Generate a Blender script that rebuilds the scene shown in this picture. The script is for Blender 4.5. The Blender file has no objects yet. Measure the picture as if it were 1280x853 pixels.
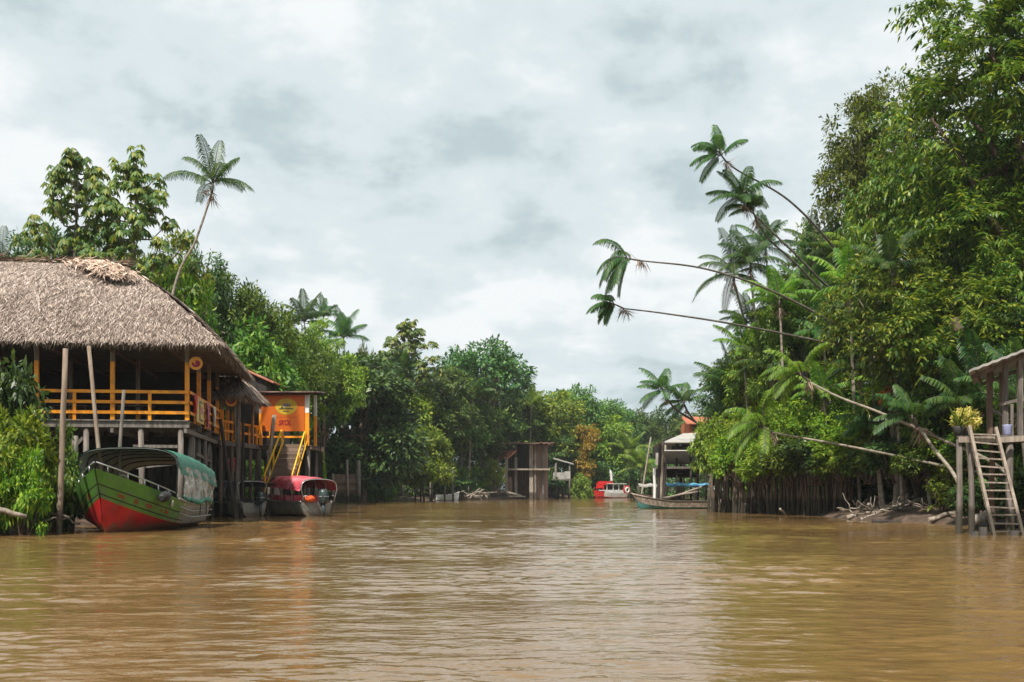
import bpy, math, random
import numpy as np
from mathutils import Vector, Matrix

R = math.radians
scene = bpy.context.scene
COL = scene.collection

# ------------------------------------------------------------------ camera
CAM_H = 1.6
FPX = 1422.0          # focal length in photo pixels (40 mm on 36 mm sensor)
HOR = 612.0           # horizon row in the photo
cam_d = bpy.data.cameras.new('camera')
cam_d.lens = 40.0
cam_d.sensor_width = 36.0
cam_d.shift_y = (HOR - 426.5) / 1280.0
cam_d.clip_start = 0.1
cam_d.clip_end = 6000
cam = bpy.data.objects.new('camera', cam_d)
COL.objects.link(cam)
cam.location = (0, 0, CAM_H)
cam.rotation_euler = (R(90), 0, 0)
scene.camera = cam

# ------------------------------------------------------------------ sun + sky
SUN_EL, SUN_AZ = 56.0, 205.0      # azimuth clockwise from +Y
sd = Vector((math.sin(R(SUN_AZ)) * math.cos(R(SUN_EL)), math.cos(R(SUN_AZ)) * math.cos(R(SUN_EL)), math.sin(R(SUN_EL))))
sun_d = bpy.data.lights.new('sun', 'SUN')
sun_d.energy = 4.9
sun_d.angle = R(1.2)
sun_d.color = (1.0, 0.94, 0.85)
sun = bpy.data.objects.new('sun', sun_d)
COL.objects.link(sun)
sun.rotation_euler = sd.to_track_quat('Z', 'Y').to_euler()
sun.location = (0, 0, 60)

world = bpy.data.worlds.new('World')
scene.world = world
world.use_nodes = True
wn, wl = world.node_tree.nodes, world.node_tree.links
wn.clear()
w_out = wn.new('ShaderNodeOutputWorld')
w_bg = wn.new('ShaderNodeBackground')
w_bg.inputs['Strength'].default_value = 0.1
sky = wn.new('ShaderNodeTexSky')
sky.sky_type = 'NISHITA'
sky.sun_disc = False
sky.sun_elevation = R(SUN_EL)
sky.sun_rotation = R(SUN_AZ)
sky.air_density = 1.2
sky.dust_density = 2.0
tc = wn.new('ShaderNodeTexCoord')
sep = wn.new('ShaderNodeSeparateXYZ')
wl.new(tc.outputs['Generated'], sep.inputs[0])
def wmath(op, a, b=None):
    n = wn.new('ShaderNodeMath'); n.operation = op
    for i, x in enumerate((a, b)):
        if x is None: continue
        if isinstance(x, (int, float)): n.inputs[i].default_value = x
        else: wl.new(x, n.inputs[i])
    return n.outputs[0]
zc = wmath('ADD', wmath('MAXIMUM', sep.outputs['Z'], 0.0), 0.33)
cx = wmath('DIVIDE', sep.outputs['X'], zc)
cy = wmath('DIVIDE', sep.outputs['Y'], zc)
comb = wn.new('ShaderNodeCombineXYZ')
wl.new(cx, comb.inputs[0]); wl.new(cy, comb.inputs[1])
def wnoise(scale, detail, rough, off, dist=0.3):
    mp = wn.new('ShaderNodeMapping'); mp.inputs['Location'].default_value = off
    wl.new(comb.outputs[0], mp.inputs['Vector'])
    n = wn.new('ShaderNodeTexNoise'); n.inputs['Scale'].default_value = scale
    n.inputs['Detail'].default_value = detail; n.inputs['Roughness'].default_value = rough
    n.inputs['Distortion'].default_value = dist
    wl.new(mp.outputs[0], n.inputs['Vector'])
    return n.outputs['Fac']
n1 = wnoise(1.5, 12, 0.56, (3.1, 1.7, 0), 0.15)
n2 = wnoise(5.2, 10, 0.6, (7.3, 4.2, 0), 0.25)
cl = wmath('ADD', wmath('MULTIPLY', n1, 0.72), wmath('MULTIPLY', n2, 0.28))
pa_ = wnoise(2.6, 9, 0.55, (1.3, 9.2, 0), 0.1)
pb_ = wnoise(2.6, 9, 0.55, (1.3 + .045, 9.2 - .06, 0), 0.1)
cl = wmath('ADD', cl, wmath('MULTIPLY', wmath('SUBTRACT', pa_, pb_), 0.6))
lift = wmath('MULTIPLY', wmath('SUBTRACT', wmath('MINIMUM', sep.outputs['Z'], 0.5), 0.24), 0.22)
cl = wmath('ADD', cl, lift)
ramp = wn.new('ShaderNodeValToRGB')
ramp.color_ramp.interpolation = 'EASE'
el = ramp.color_ramp.elements
el[0].position = 0.37; el[0].color = (3.75, 4.45, 4.7, 1)
el[1].position = 0.60; el[1].color = (6.5, 6.75, 6.85, 1)
e = el.new(0.485); e.color = (5.1, 5.75, 5.95, 1)
wl.new(cl, ramp.inputs['Fac'])
thin = wn.new('ShaderNodeMapRange')
thin.inputs['From Min'].default_value = 0.36; thin.inputs['From Max'].default_value = 0.22
thin.inputs['To Min'].default_value = 1.0; thin.inputs['To Max'].default_value = 0.55
wl.new(cl, thin.inputs['Value'])
wmix = wn.new('ShaderNodeMix'); wmix.data_type = 'RGBA'
wl.new(thin.outputs[0], wmix.inputs['Factor'])
wl.new(sky.outputs[0], wmix.inputs['A']); wl.new(ramp.outputs['Color'], wmix.inputs['B'])
wl.new(wmix.outputs['Result'], w_bg.inputs['Color'])
wl.new(w_bg.outputs[0], w_out.inputs[0])

scene.view_settings.view_transform = 'Standard'
scene.view_settings.look = 'None'
scene.view_settings.exposure = 0.5
scene.view_settings.gamma = 1.0
scene.view_settings.use_curve_mapping = False
scene.render.engine = 'CYCLES'
scene.cycles.max_bounces = 8
scene.cycles.transparent_max_bounces = 8
scene.cycles.use_denoising = True

# ------------------------------------------------------------------ helpers
def px(x, Y):
    return (x - 640.0) / FPX * Y
def pz(y, Y):
    return CAM_H + (HOR - y) / FPX * Y
def P(x, y, Y):
    return np.array((px(x, Y), Y, pz(y, Y)))

def world_loc(o):
    v = np.zeros(3)
    while o is not None:
        v += np.array(o.location); o = o.parent
    return v

def tag(o, label=None, cat=None, group=None, kind=None):
    if label: o['label'] = label
    if cat: o['category'] = cat
    if group: o['group'] = group
    if kind: o['kind'] = kind
    return o

def thing(name, loc, label, cat, group=None):
    o = bpy.data.objects.new(name, None)
    o.empty_display_size = 0.3
    COL.objects.link(o)
    o.location = loc
    return tag(o, label, cat, group)

def copy_tree(o, parent=None):
    c = o.copy(); COL.objects.link(c)
    if parent: c.parent = parent
    for ch in list(o.children):
        copy_tree(ch, c)
    return c

def nrm(a):
    a = np.asarray(a, float)
    return a / (np.linalg.norm(a, axis=-1, keepdims=True) + 1e-9)

def link_mesh(name, me, mats, parent=None, smooth=False):
    for m in (mats if isinstance(mats, (list, tuple)) else [mats]):
        me.materials.append(m)
    if smooth:
        me.polygons.foreach_set('use_smooth', [True] * len(me.polygons))
    o = bpy.data.objects.new(name, me)
    COL.objects.link(o)
    if parent is not None:
        o.parent = parent
    return o

def np_mesh(name, verts, quads, mi=None):
    """mesh from numpy arrays, every face a quad"""
    verts = np.asarray(verts, np.float32); quads = np.asarray(quads, np.int32)
    me = bpy.data.meshes.new(name)
    me.vertices.add(len(verts)); me.vertices.foreach_set('co', verts.ravel())
    me.loops.add(quads.size); me.loops.foreach_set('vertex_index', quads.ravel())
    me.polygons.add(len(quads))
    me.polygons.foreach_set('loop_start', np.arange(len(quads), dtype=np.int32) * quads.shape[1])
    if mi is not None:
        me.polygons.foreach_set('material_index', np.asarray(mi, np.int32))
    me.update(calc_edges=True)
    return me

class MB:
    def __init__(self):
        self.v, self.f, self.m, self.sm = [], [], [], []
    def arr(self, verts, faces, m=0, s=False):
        b = len(self.v)
        self.v.extend([tuple(map(float, p)) for p in verts])
        for f in faces:
            self.f.append(tuple(b + i for i in f)); self.m.append(m); self.sm.append(s)
    def box(self, c, s, rot=None, m=0):
        c = np.asarray(c, float); h = np.asarray(s, float) / 2
        vs = np.array([(x, y, z) for x in (-1, 1) for y in (-1, 1) for z in (-1, 1)]) * h
        if rot is not None: vs = vs @ np.asarray(rot).T
        self.arr(vs + c, [(0, 1, 3, 2), (4, 6, 7, 5), (0, 4, 5, 1), (2, 3, 7, 6), (0, 2, 6, 4), (1, 5, 7, 3)], m)
    def beam(self, a, b, w, h=None, m=0, up=(0, 0, 1), e=0.0):
        a = np.asarray(a, float); b = np.asarray(b, float); h = w if h is None else h
        d = nrm(b - a); a = a - d * e; b = b + d * e
        u = np.asarray(up, float)
        if abs(d @ u) > 0.97: u = np.array((0.0, 1, 0))
        s = nrm(np.cross(d, u)); u2 = np.cross(s, d)
        rot = np.stack([d, s, u2], 1)
        self.box((a + b) / 2, (np.linalg.norm(b - a), w, h), rot, m)
    def tube(self, pts, r, n=8, m=0, cap=True):
        pts = np.asarray(pts, float); k = len(pts)
        r = np.full(k, r, float) if np.isscalar(r) else np.asarray(r, float)
        t = nrm(np.gradient(pts, axis=0))
        ref = np.array((0.13, 0.99, 0.07)) if abs(t[0] @ np.array((0, 1, 0))) < 0.9 else np.array((1.0, 0, 0))
        s = nrm(np.cross(t, ref)); u = np.cross(s, t)
        a = np.linspace(0, 2 * math.pi, n, endpoint=False)
        ring = pts[:, None] + r[:, None, None] * (np.cos(a)[None, :, None] * s[:, None] + np.sin(a)[None, :, None] * u[:, None])
        fs = [(i * n + j, i * n + (j + 1) % n, (i + 1) * n + (j + 1) % n, (i + 1) * n + j) for i in range(k - 1) for j in range(n)]
        self.arr(ring.reshape(-1, 3), fs, m, True)
        if cap:
            b = len(self.v) - k * n
            self.f.append(tuple(b + j for j in range(n))[::-1]); self.m.append(m); self.sm.append(False)
            self.f.append(tuple(b + (k - 1) * n + j for j in range(n))); self.m.append(m); self.sm.append(False)
    def build(self, name, mats, parent=None, smooth=False):
        off = world_loc(parent) if parent is not None else np.zeros(3)
        me = bpy.data.meshes.new(name)
        me.from_pydata([(x - off[0], y - off[1], z - off[2]) for x, y, z in self.v], [], self.f)
        for mm in (mats if isinstance(mats, (list, tuple)) else [mats]): me.materials.append(mm)
        me.polygons.foreach_set('material_index', self.m)
        me.polygons.foreach_set('use_smooth', [True] * len(self.f) if smooth else self.sm)
        me.update()
        o = bpy.data.objects.new(name, me); COL.objects.link(o)
        if parent is not None: o.parent = parent
        return o
    def solo(self, name, mats, loc, label, cat, group=None, smooth=False):
        """a one-mesh thing with its origin at loc"""
        loc = np.asarray(loc, float)
        self.v = [(x - loc[0], y - loc[1], z - loc[2]) for x, y, z in self.v]
        o = self.build(name, mats, None, smooth)
        o.location = loc
        return tag(o, label, cat, group)

def wobble(a, b, n, amp, rng, sag=0.0):
    a = np.asarray(a, float); b = np.asarray(b, float)
    t = np.linspace(0, 1, n)[:, None]
    p = a + (b - a) * t
    p = p + rng.normal(0, amp, p.shape) * np.sin(np.pi * t) ** 0.5
    p[:, 2] += sag * (4 * t * (1 - t))[:, 0]
    return p

# ------------------------------------------------------------------ materials
def new_mat(name):
    m = bpy.data.materials.new(name); m.use_nodes = True
    nt = m.node_tree
    return m, nt.nodes, nt.links, nt.nodes['Principled BSDF']

def mat(name, cols, rough=0.7, scale=(3, 3, 3), detail=5, bump=0.0, bump_d=0.02, metal=0.0, spec=0.4, stain=None, island=0.0, alpha=None, grime=0.0, tide=0.0):
    """noise-mottled surface; cols = 2-4 colours from dark to light"""
    m, N, L, bs = new_mat(name)
    tcn = N.new('ShaderNodeTexCoord'); mp = N.new('ShaderNodeMapping')
    mp.inputs['Scale'].default_value = scale
    L.new(tcn.outputs['Object'], mp.inputs['Vector'])
    nz = N.new('ShaderNodeTexNoise'); nz.inputs['Scale'].default_value = 1.0
    nz.inputs['Detail'].default_value = detail; nz.inputs['Roughness'].default_value = 0.62
    L.new(mp.outputs[0], nz.inputs['Vector'])
    fac = nz.outputs['Fac']
    if island:
        g = N.new('ShaderNodeNewGeometry'); mx = N.new('ShaderNodeMix')
        mx.inputs['Factor'].default_value = island
        L.new(fac, mx.inputs['A']); L.new(g.outputs['Random Per Island'], mx.inputs['B'])
        fac = mx.outputs['Result']
    cr = N.new('ShaderNodeValToRGB'); ee = cr.color_ramp.elements
    lo, hi = (0.3, 0.7) if not island else (0.3 - 0.25 * island, 0.7 + 0.25 * island)
    for i, c in enumerate(cols):
        p = lo + (hi - lo) * i / (len(cols) - 1)
        if i == 0: ee[0].position = p; ee[0].color = (*c, 1)
        elif i == len(cols) - 1: ee[-1].position = p; ee[-1].color = (*c, 1)
        else: q = ee.new(p); q.color = (*c, 1)
    L.new(fac, cr.inputs['Fac'])
    col = cr.outputs['Color']
    if stain:
        n2_ = N.new('ShaderNodeTexNoise'); n2_.inputs['Scale'].default_value = stain[1]; n2_.inputs['Detail'].default_value = 6
        L.new(tcn.outputs['Object'], n2_.inputs['Vector'])
        mr = N.new('ShaderNodeMapRange'); mr.inputs['From Min'].default_value = 0.5; mr.inputs['From Max'].default_value = 0.68
        mr.inputs['To Max'].default_value = stain[2]
        L.new(n2_.outputs['Fac'], mr.inputs['Value'])
        mx2 = N.new('ShaderNodeMix'); mx2.data_type = 'RGBA'
        L.new(mr.outputs[0], mx2.inputs['Factor']); L.new(col, mx2.inputs['A']); mx2.inputs['B'].default_value = (*stain[0], 1)
        col = mx2.outputs['Result']
    if tide:
        tg = N.new('ShaderNodeNewGeometry'); ts = N.new('ShaderNodeSeparateXYZ'); L.new(tg.outputs['Position'], ts.inputs[0])
        tn = N.new('ShaderNodeTexNoise'); tn.inputs['Scale'].default_value = 1.7; tn.inputs['Detail'].default_value = 5
        L.new(tg.outputs['Position'], tn.inputs['Vector'])
        ta = N.new('ShaderNodeMath'); ta.operation = 'MULTIPLY_ADD'; L.new(tn.outputs['Fac'], ta.inputs[0]); ta.inputs[1].default_value = -.9; L.new(ts.outputs['Z'], ta.inputs[2])
        tr_ = N.new('ShaderNodeMapRange'); tr_.inputs['From Min'].default_value = tide - .25; tr_.inputs['From Max'].default_value = tide - .5; tr_.inputs['To Max'].default_value = .85
        L.new(ta.outputs[0], tr_.inputs['Value'])
        tx = N.new('ShaderNodeMix'); tx.data_type = 'RGBA'; L.new(tr_.outputs[0], tx.inputs['Factor']); L.new(col, tx.inputs['A']); tx.inputs['B'].default_value = (.03, .026, .016, 1)
        col = tx.outputs['Result']
    if grime:
        sx = N.new('ShaderNodeSeparateXYZ'); L.new(tcn.outputs['Object'], sx.inputs[0])
        gn = N.new('ShaderNodeTexNoise'); gn.inputs['Scale'].default_value = 2.2; gn.inputs['Detail'].default_value = 6
        L.new(tcn.outputs['Object'], gn.inputs['Vector'])
        ad = N.new('ShaderNodeMath'); ad.operation = 'MULTIPLY_ADD'; L.new(gn.outputs['Fac'], ad.inputs[0]); ad.inputs[1].default_value = -.55; L.new(sx.outputs['Z'], ad.inputs[2])
        gr_ = N.new('ShaderNodeMapRange'); gr_.inputs['From Min'].default_value = grime; gr_.inputs['From Max'].default_value = grime - .28; gr_.inputs['To Max'].default_value = .8
        L.new(ad.outputs[0], gr_.inputs['Value'])
        gx = N.new('ShaderNodeMix'); gx.data_type = 'RGBA'; L.new(gr_.outputs[0], gx.inputs['Factor']); L.new(col, gx.inputs['A']); gx.inputs['B'].default_value = (.13, .085, .05, 1)
        col = gx.outputs['Result']
    L.new(col, bs.inputs['Base Color'])
    bs.inputs['Roughness'].default_value = rough
    bs.inputs['Metallic'].default_value = metal
    bs.inputs['Specular IOR Level'].default_value = spec
    if alpha is not None: bs.inputs['Alpha'].default_value = alpha
    if bump:
        b = N.new('ShaderNodeBump'); b.inputs['Strength'].default_value = bump; b.inputs['Distance'].default_value = bump_d
        L.new(nz.outputs['Fac'], b.inputs['Height']); L.new(b.outputs[0], bs.inputs['Normal'])
    return m

def leafmat(name, cols, trans=0.32, rough=0.45, spec=0.35, tint=0.12):
    """leaves: every leaf its own tone, light passing through"""
    m, N, L, bs = new_mat(name)
    g = N.new('ShaderNodeNewGeometry'); oi = N.new('ShaderNodeObjectInfo')
    cr = N.new('ShaderNodeValToRGB'); ee = cr.color_ramp.elements
    for i, c in enumerate(cols):
        p = i / (len(cols) - 1)
        if i == 0: ee[0].position = p; ee[0].color = (*c, 1)
        elif i == len(cols) - 1: ee[-1].position = p; ee[-1].color = (*c, 1)
        else: q = ee.new(p); q.color = (*c, 1)
    L.new(g.outputs['Random Per Island'], cr.inputs['Fac'])
    hs = N.new('ShaderNodeHueSaturation')
    mr = N.new('ShaderNodeMapRange'); mr.inputs['To Min'].default_value = 0.5 - tint * 0.2; mr.inputs['To Max'].default_value = 0.5 + tint * 0.2
    L.new(oi.outputs['Random'], mr.inputs['Value']); L.new(mr.outputs[0], hs.inputs['Hue'])
    mr2 = N.new('ShaderNodeMapRange'); mr2.inputs['To Min'].default_value = 1 - tint * 2.2; mr2.inputs['To Max'].default_value = 1 + tint * 2.2
    L.new(oi.outputs['Random'], mr2.inputs['Value']); L.new(mr2.outputs[0], hs.inputs['Value'])
    L.new(cr.outputs[0], hs.inputs['Color'])
    L.new(hs.outputs[0], bs.inputs['Base Color'])
    bs.inputs['Roughness'].default_value = rough
    bs.inputs['Specular IOR Level'].default_value = spec * .6
    tr = N.new('ShaderNodeBsdfTranslucent')
    tm = N.new('ShaderNodeMix'); tm.data_type = 'RGBA'; tm.blend_type = 'MULTIPLY'; tm.inputs['Factor'].default_value = 1.0
    L.new(hs.outputs[0], tm.inputs['A']); tm.inputs['B'].default_value = (1.5, 1.6, 0.7, 1)
    L.new(tm.outputs['Result'], tr.inputs['Color'])
    ms = N.new('ShaderNodeMixShader'); ms.inputs[0].default_value = trans
    L.new(bs.outputs[0], ms.inputs[1]); L.new(tr.outputs[0], ms.inputs[2])
    L.new(ms.outputs[0], N['Material Output'].inputs['Surface'])
    return m

M = {}
M['orange'] = mat('orange_paint', [(.66, .20, .005), (.78, .28, .007), (.84, .33, .012)], .5, (1, 1, 1), stain=((.3, .12, .03), 2.5, .5))
M['yellow'] = mat('yellow_paint', [(.60, .34, .008), (.72, .44, .012)], .5, (1, 1, 1), stain=((.35, .2, .03), 3, .4))
M['sign_orange'] = mat('sign_board_shaded_paint', [(.42, .088, .005), (.50, .11, .006)], .45, (.6, .6, .6), stain=((.42, .10, .01), 1.5, .5))  # orange lowered so the shade on the sign is in its colour
M['tan_wood'] = mat('tan_wood', [(.12, .085, .06), (.22, .165, .12), (.30, .24, .18)], .8, (9, 9, 1), bump=.4, tide=.85)
M['grey_wood'] = mat('weathered_grey_wood', [(.06, .05, .042), (.13, .11, .095), (.22, .19, .165)], .85, (8, 8, .9), bump=.5, tide=.85)
M['pale_wood'] = mat('pale_weathered_wood', [(.14, .115, .09), (.25, .205, .165), (.36, .31, .25)], .85, (9, 9, 1.2), bump=.4, tide=.85)
M['brown_wood'] = mat('brown_wood', [(.045, .028, .02), (.10, .062, .043), (.16, .105, .075)], .8, (6, 6, .8), bump=.4, tide=.85)
M['plank'] = mat('brown_planks', [(.07, .045, .032), (.15, .10, .07), (.23, .16, .12)], .85, (.7, 7, 7), bump=.4, island=.6)
M['vplank'] = mat('upright_planks', [(.075, .046, .035), (.14, .09, .068), (.22, .15, .115)], .85, (7, 7, .6), bump=.4, island=.6)
M['dark_wood'] = mat('dark_and_shaded_wood', [(.014, .011, .009), (.03, .024, .02), (.05, .042, .035)], .8, (5, 5, 1), bump=.4)  # dark wood; also carries painted-in shade on underfloor boarding and rear stilts
M['interior'] = mat('shade_dark_boards', [(.010, .008, .006), (.022, .017, .014)], .9, (.7, 6, 6))  # near black: indoor shade is put into the board colour
M['bark'] = mat('grey_bark', [(.06, .05, .038), (.14, .12, .09), (.24, .21, .17)], .9, (6, 6, 2), bump=.6, bump_d=.04)
M['bark_brown'] = mat('brown_bark', [(.035, .023, .016), (.085, .055, .038), (.14, .095, .07)], .9, (5, 5, 1.6), bump=.6, bump_d=.04)
M['palm_trunk'] = mat('ringed_palm_trunk', [(.10, .085, .065), (.22, .19, .15), (.36, .32, .26)], .85, (2, 2, 7), bump=.4)
M['pale_trunk'] = mat('pale_palm_trunk', [(.11, .095, .07), (.21, .18, .14), (.33, .29, .23)], .85, (2, 2, 7), bump=.4)
M['palm_dark'] = mat('dark_palm_trunk', [(.035, .03, .024), (.085, .075, .06), (.16, .14, .115)], .85, (3, 3, 7), bump=.4)
M['stem'] = mat('mangrove_stem_bark', [(.03, .022, .015), (.085, .064, .046), (.20, .16, .12)], .9, (5, 5, 1.5), bump=.4, island=.6, tide=.95)
M['drift'] = mat('bleached_driftwood', [(.09, .07, .055), (.20, .165, .13), (.36, .31, .26)], .85, (6, 6, 3), bump=.5)
M['thatch'] = mat('dry_palm_thatch', [(.05, .035, .026), (.19, .142, .114), (.345, .27, .222), (.58, .485, .42)], .9, (.55, .55, .8), island=.62)
M['thatch_new'] = mat('fresh_palm_thatch', [(.10, .065, .045), (.34, .24, .175), (.62, .48, .38)], .85, (2, 2, 2), island=.8)
M['thatch_base'] = mat('thatch_bed', [(.06, .045, .034), (.14, .108, .085)], .95, (2, 2, 8))
M['green_paint'] = mat('green_boat_paint', [(.045, .14, .018), (.075, .20, .026), (.11, .245, .045)], .42, (2, 2, 2), stain=((.10, .15, .07), 3.0, .7), grime=.3)
M['red_paint'] = mat('red_boat_paint', [(.26, .007, .010), (.40, .012, .014), (.45, .02, .02)], .45, (2, 2, 2), stain=((.20, .035, .025), 2.2, .75), grime=.12)
M['grey_hull'] = mat('bare_aluminium_hull', [(.16, .16, .145), (.27, .265, .24), (.38, .37, .34)], .5, (2, 2, 2), metal=.15, stain=((.16, .13, .08), 2.0, .6), grime=.12)
M['olive_hull'] = mat('worn_green_grey_hull', [(.13, .16, .09), (.23, .25, .17), (.33, .34, .26)], .5, (2, 2, 3), stain=((.16, .13, .08), 2.0, .5), grime=.12)
M['black'] = mat('black_rubber', [(.008, .008, .008), (.022, .022, .022)], .6)
M['steel'] = mat('galvanised_tube', [(.35, .36, .36), (.55, .56, .56)], .35, metal=.7)
M['dark_steel'] = mat('dark_tube', [(.02, .028, .028), (.04, .05, .05)], .5, metal=.2)
M['canopy_green'] = mat('green_awning_cloth', [(.012, .105, .065), (.025, .16, .105), (.05, .22, .155)], .6, (1.6, 1.6, 1.6), stain=((.10, .22, .17), 1.3, .5))
M['canopy_red'] = mat('faded_red_awning_cloth', [(.34, .035, .05), (.50, .075, .10), (.62, .17, .19)], .65, (1.5, 1.5, 1.5), stain=((.62, .26, .27), 1.6, .5))
M['canopy_blue'] = mat('dark_blue_awning_cloth', [(.05, .055, .07), (.10, .105, .12), (.17, .17, .185)], .65, (1.5, 1.5, 1.5))
M['blue_tarp'] = mat('blue_tarpaulin', [(.03, .15, .27), (.07, .25, .40), (.14, .36, .50)], .5, (1.5, 1.5, 1.5))
M['white_paint'] = mat('white_paint', [(.48, .47, .45), (.66, .66, .64), (.76, .76, .74)], .5, (1.2, 1.2, 1.2), stain=((.42, .38, .32), 2.0, .5))
M['liner'] = mat('canopy_liner', [(.30, .30, .27), (.42, .42, .38)], .7)
M['red_gloss'] = mat('red_plastic', [(.42, .012, .014), (.55, .03, .03)], .35)
M['orange_vest'] = mat('orange_life_vest', [(.60, .07, .012), (.75, .13, .03)], .7, (4, 4, 4))
M['motor'] = mat('dark_outboard_cowl', [(.022, .036, .038), (.05, .07, .07)], .3)
M['teal'] = mat('teal_boat_paint', [(.02, .12, .12), (.05, .20, .19), (.10, .26, .24)], .5, (2, 2, 2), stain=((.18, .16, .11), 2.0, .5))
M['tin_brown'] = mat('rusty_tin_sheet', [(.09, .042, .032), (.19, .10, .08), (.30, .19, .16)], .6, (1.5, 1.5, 1.5), metal=.1)
M['tin_grey'] = mat('grey_roof_sheet', [(.20, .19, .175), (.34, .325, .30), (.46, .44, .41)], .6, (1.2, 1.2, 1.2), stain=((.17, .14, .11), 1.2, .6))
M['tile_red'] = mat('terracotta_tiles', [(.28, .085, .05), (.42, .15, .085), (.52, .25, .165)], .8, (3, 3, 3), stain=((.2, .1, .07), 1.5, .5))
M['orange_wall'] = mat('orange_wall_paint', [(.36, .10, .04), (.46, .15, .065)], .7, (1, 1, 1))
M['mud'] = mat('brown_mud', [(.04, .026, .017), (.085, .055, .037), (.15, .10, .07)], .7, (1.6, 1.6, 1.6), detail=9, bump=.9, bump_d=.25, stain=((.025, .02, .012), 1.1, .8))
M['text_red'] = mat('red_lettering', [(.20, .003, .008), (.25, .005, .01)], .5)
M['logo_yellow'] = mat('oval_logo_yellow', [(.36, .22, .01), (.50, .33, .02)], .5, (3, 3, 3))
M['logo_dark'] = mat('logo_dark_ink', [(.02, .03, .012), (.04, .05, .02)], .6)
M['logo_grey'] = mat('logo_grey_ink', [(.20, .17, .12), (.30, .26, .2)], .6)
M['poster'] = mat('poster_paper', [(.50, .36, .10), (.62, .48, .20)], .6, (2, 2, 2))
M['pink'] = mat('poster_pink', [(.45, .10, .16), (.55, .22, .30)], .6, (8, 8, 8))
M['pot'] = mat('dark_plant_pot', [(.02, .02, .02), (.05, .045, .04)], .6)
M['blue_plastic'] = mat('pale_blue_plastic', [(.28, .30, .52), (.38, .41, .62)], .4)

L_ = {}
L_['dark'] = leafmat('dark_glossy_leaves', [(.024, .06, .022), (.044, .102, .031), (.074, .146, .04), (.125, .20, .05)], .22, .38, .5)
L_['mid'] = leafmat('mid_green_leaves', [(.03, .072, .015), (.06, .125, .020), (.10, .175, .026), (.20, .26, .038)], .32)
L_['light'] = leafmat('light_green_leaves', [(0.053, 0.104, 0.017), (0.113, 0.183, 0.025), (0.197, 0.267, 0.036), (0.333, 0.353, 0.057)], .38)
L_['yellow'] = leafmat('yellow_green_leaves', [(.045, .10, .014), (.095, .175, .018), (.17, .26, .024), (.34, .37, .038)], .4)
L_['olive'] = leafmat('olive_leaves', [(.048, .08, .018), (.082, .125, .024), (.13, .18, .032), (.21, .24, .045)], .3)
L_['droop'] = leafmat('drooping_leaves', [(.03, .074, .016), (.058, .13, .022), (.098, .18, .028), (.17, .24, .034), (.30, .32, .045)], .3, .38, .5)
L_['palm'] = leafmat('palm_leaflets', [(.018, .058, .019), (.034, .088, .025), (.058, .12, .03), (.10, .165, .036)], .3, .4, .45)
L_['palm_light'] = leafmat('light_palm_leaflets', [(.045, .11, .018), (.085, .17, .022), (.145, .235, .03), (.25, .31, .042)], .4, .42, .4)
L_['cecropia'] = leafmat('cecropia_leaves', [(0.038, 0.086, 0.032), (0.076, 0.128, 0.040), (0.143, 0.183, 0.043), (0.258, 0.231, 0.043)], .34, .45, .4)
L_['dry'] = leafmat('dry_orange_leaves', [(.16, .12, .025), (.28, .18, .03), (.40, .25, .04), (.12, .15, .03)], .35)
L_['far'] = leafmat('distant_leaves', [(.038, .085, .034), (.068, .13, .042), (.11, .185, .054), (.18, .25, .066)], .3, .6, .2, .16)
L_['gold'] = leafmat('pale_gold_leaves', [(.35, .30, .08), (.5, .42, .14), (.6, .5, .2)], .4)
M['dead_fibre'] = mat('dead_frond_fibre', [(.10, .06, .04), (.22, .15, .11), (.34, .26, .2)], .9, (6, 6, 2), island=.6)
M['fruit_red'] = mat('orange_fruit_spike', [(.55, .09, .012), (.68, .18, .03)], .6, (8, 8, 8), island=.5)

# ------------------------------------------------------------------ river, ground
_ly = [-200, 25, 38, 46, 60, 80, 110, 142, 162, 175, 207, 227, 240, 262, 300, 6000]
_lx = [-22, -20, -18.6, -19.4, -20, -20.5, -21, -22, -16, -5, 9, 19, 50, 200, 900, 9000]
_ry = [-200, 30, 45, 53, 57, 69, 81, 100, 130, 170, 200, 215, 240, 6000]
_rx = [24, 23, 21.5, 20.8, 18.6, 19.2, 16.6, 18.5, 22, 36, 90, 200, 900, 9000]
def bank_l(y): return np.interp(y, _ly, _lx)
def bank_r(y): return np.interp(y, _ry, _rx)
def land_h(x, y):
    d = np.maximum(bank_l(y) - x, x - bank_r(y))
    h = np.clip((d + 1.0) / 5.0, -1, 1)
    n = 0.12 * np.sin(x * 1.3 + 2 * np.sin(y * .7)) + 0.10 * np.sin(y * 1.9 + x * .6) + .06 * np.sin(x * 4.1) * np.sin(y * 3.7)
    return np.where(h > 0, 0.75 * h ** 0.8 + n * np.clip(h * 2, 0, 1) + .12 * (h > .05), -1.4 * (-h) ** .7)

def grid_mesh(name, xs, ys, zf):
    X, Y = np.meshgrid(xs, ys)
    Z = zf(X, Y)
    nx, ny = len(xs), len(ys)
    i = np.arange(nx * ny).reshape(ny, nx)
    q = np.stack([i[:-1, :-1], i[:-1, 1:], i[1:, 1:], i[1:, :-1]], -1).reshape(-1, 4)
    return np_mesh(name, np.stack([X, Y, Z], -1).reshape(-1, 3), q)

xs = np.concatenate([[-3000, -1000, -400, -150, -80, -60], np.arange(-50, 60, .55), [62, 70, 85, 110, 150, 250, 400, 1000, 3000]])
ys = np.concatenate([[-300, -100, -30, 0, 15], np.arange(24, 120, .6), np.arange(120, 260, 2.0), [265, 275, 290, 320, 400, 700, 1500, 4000]])
g = link_mesh('ground', grid_mesh('ground', xs, ys, land_h), M['mud'], smooth=True)
tag(g, kind='structure')

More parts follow.
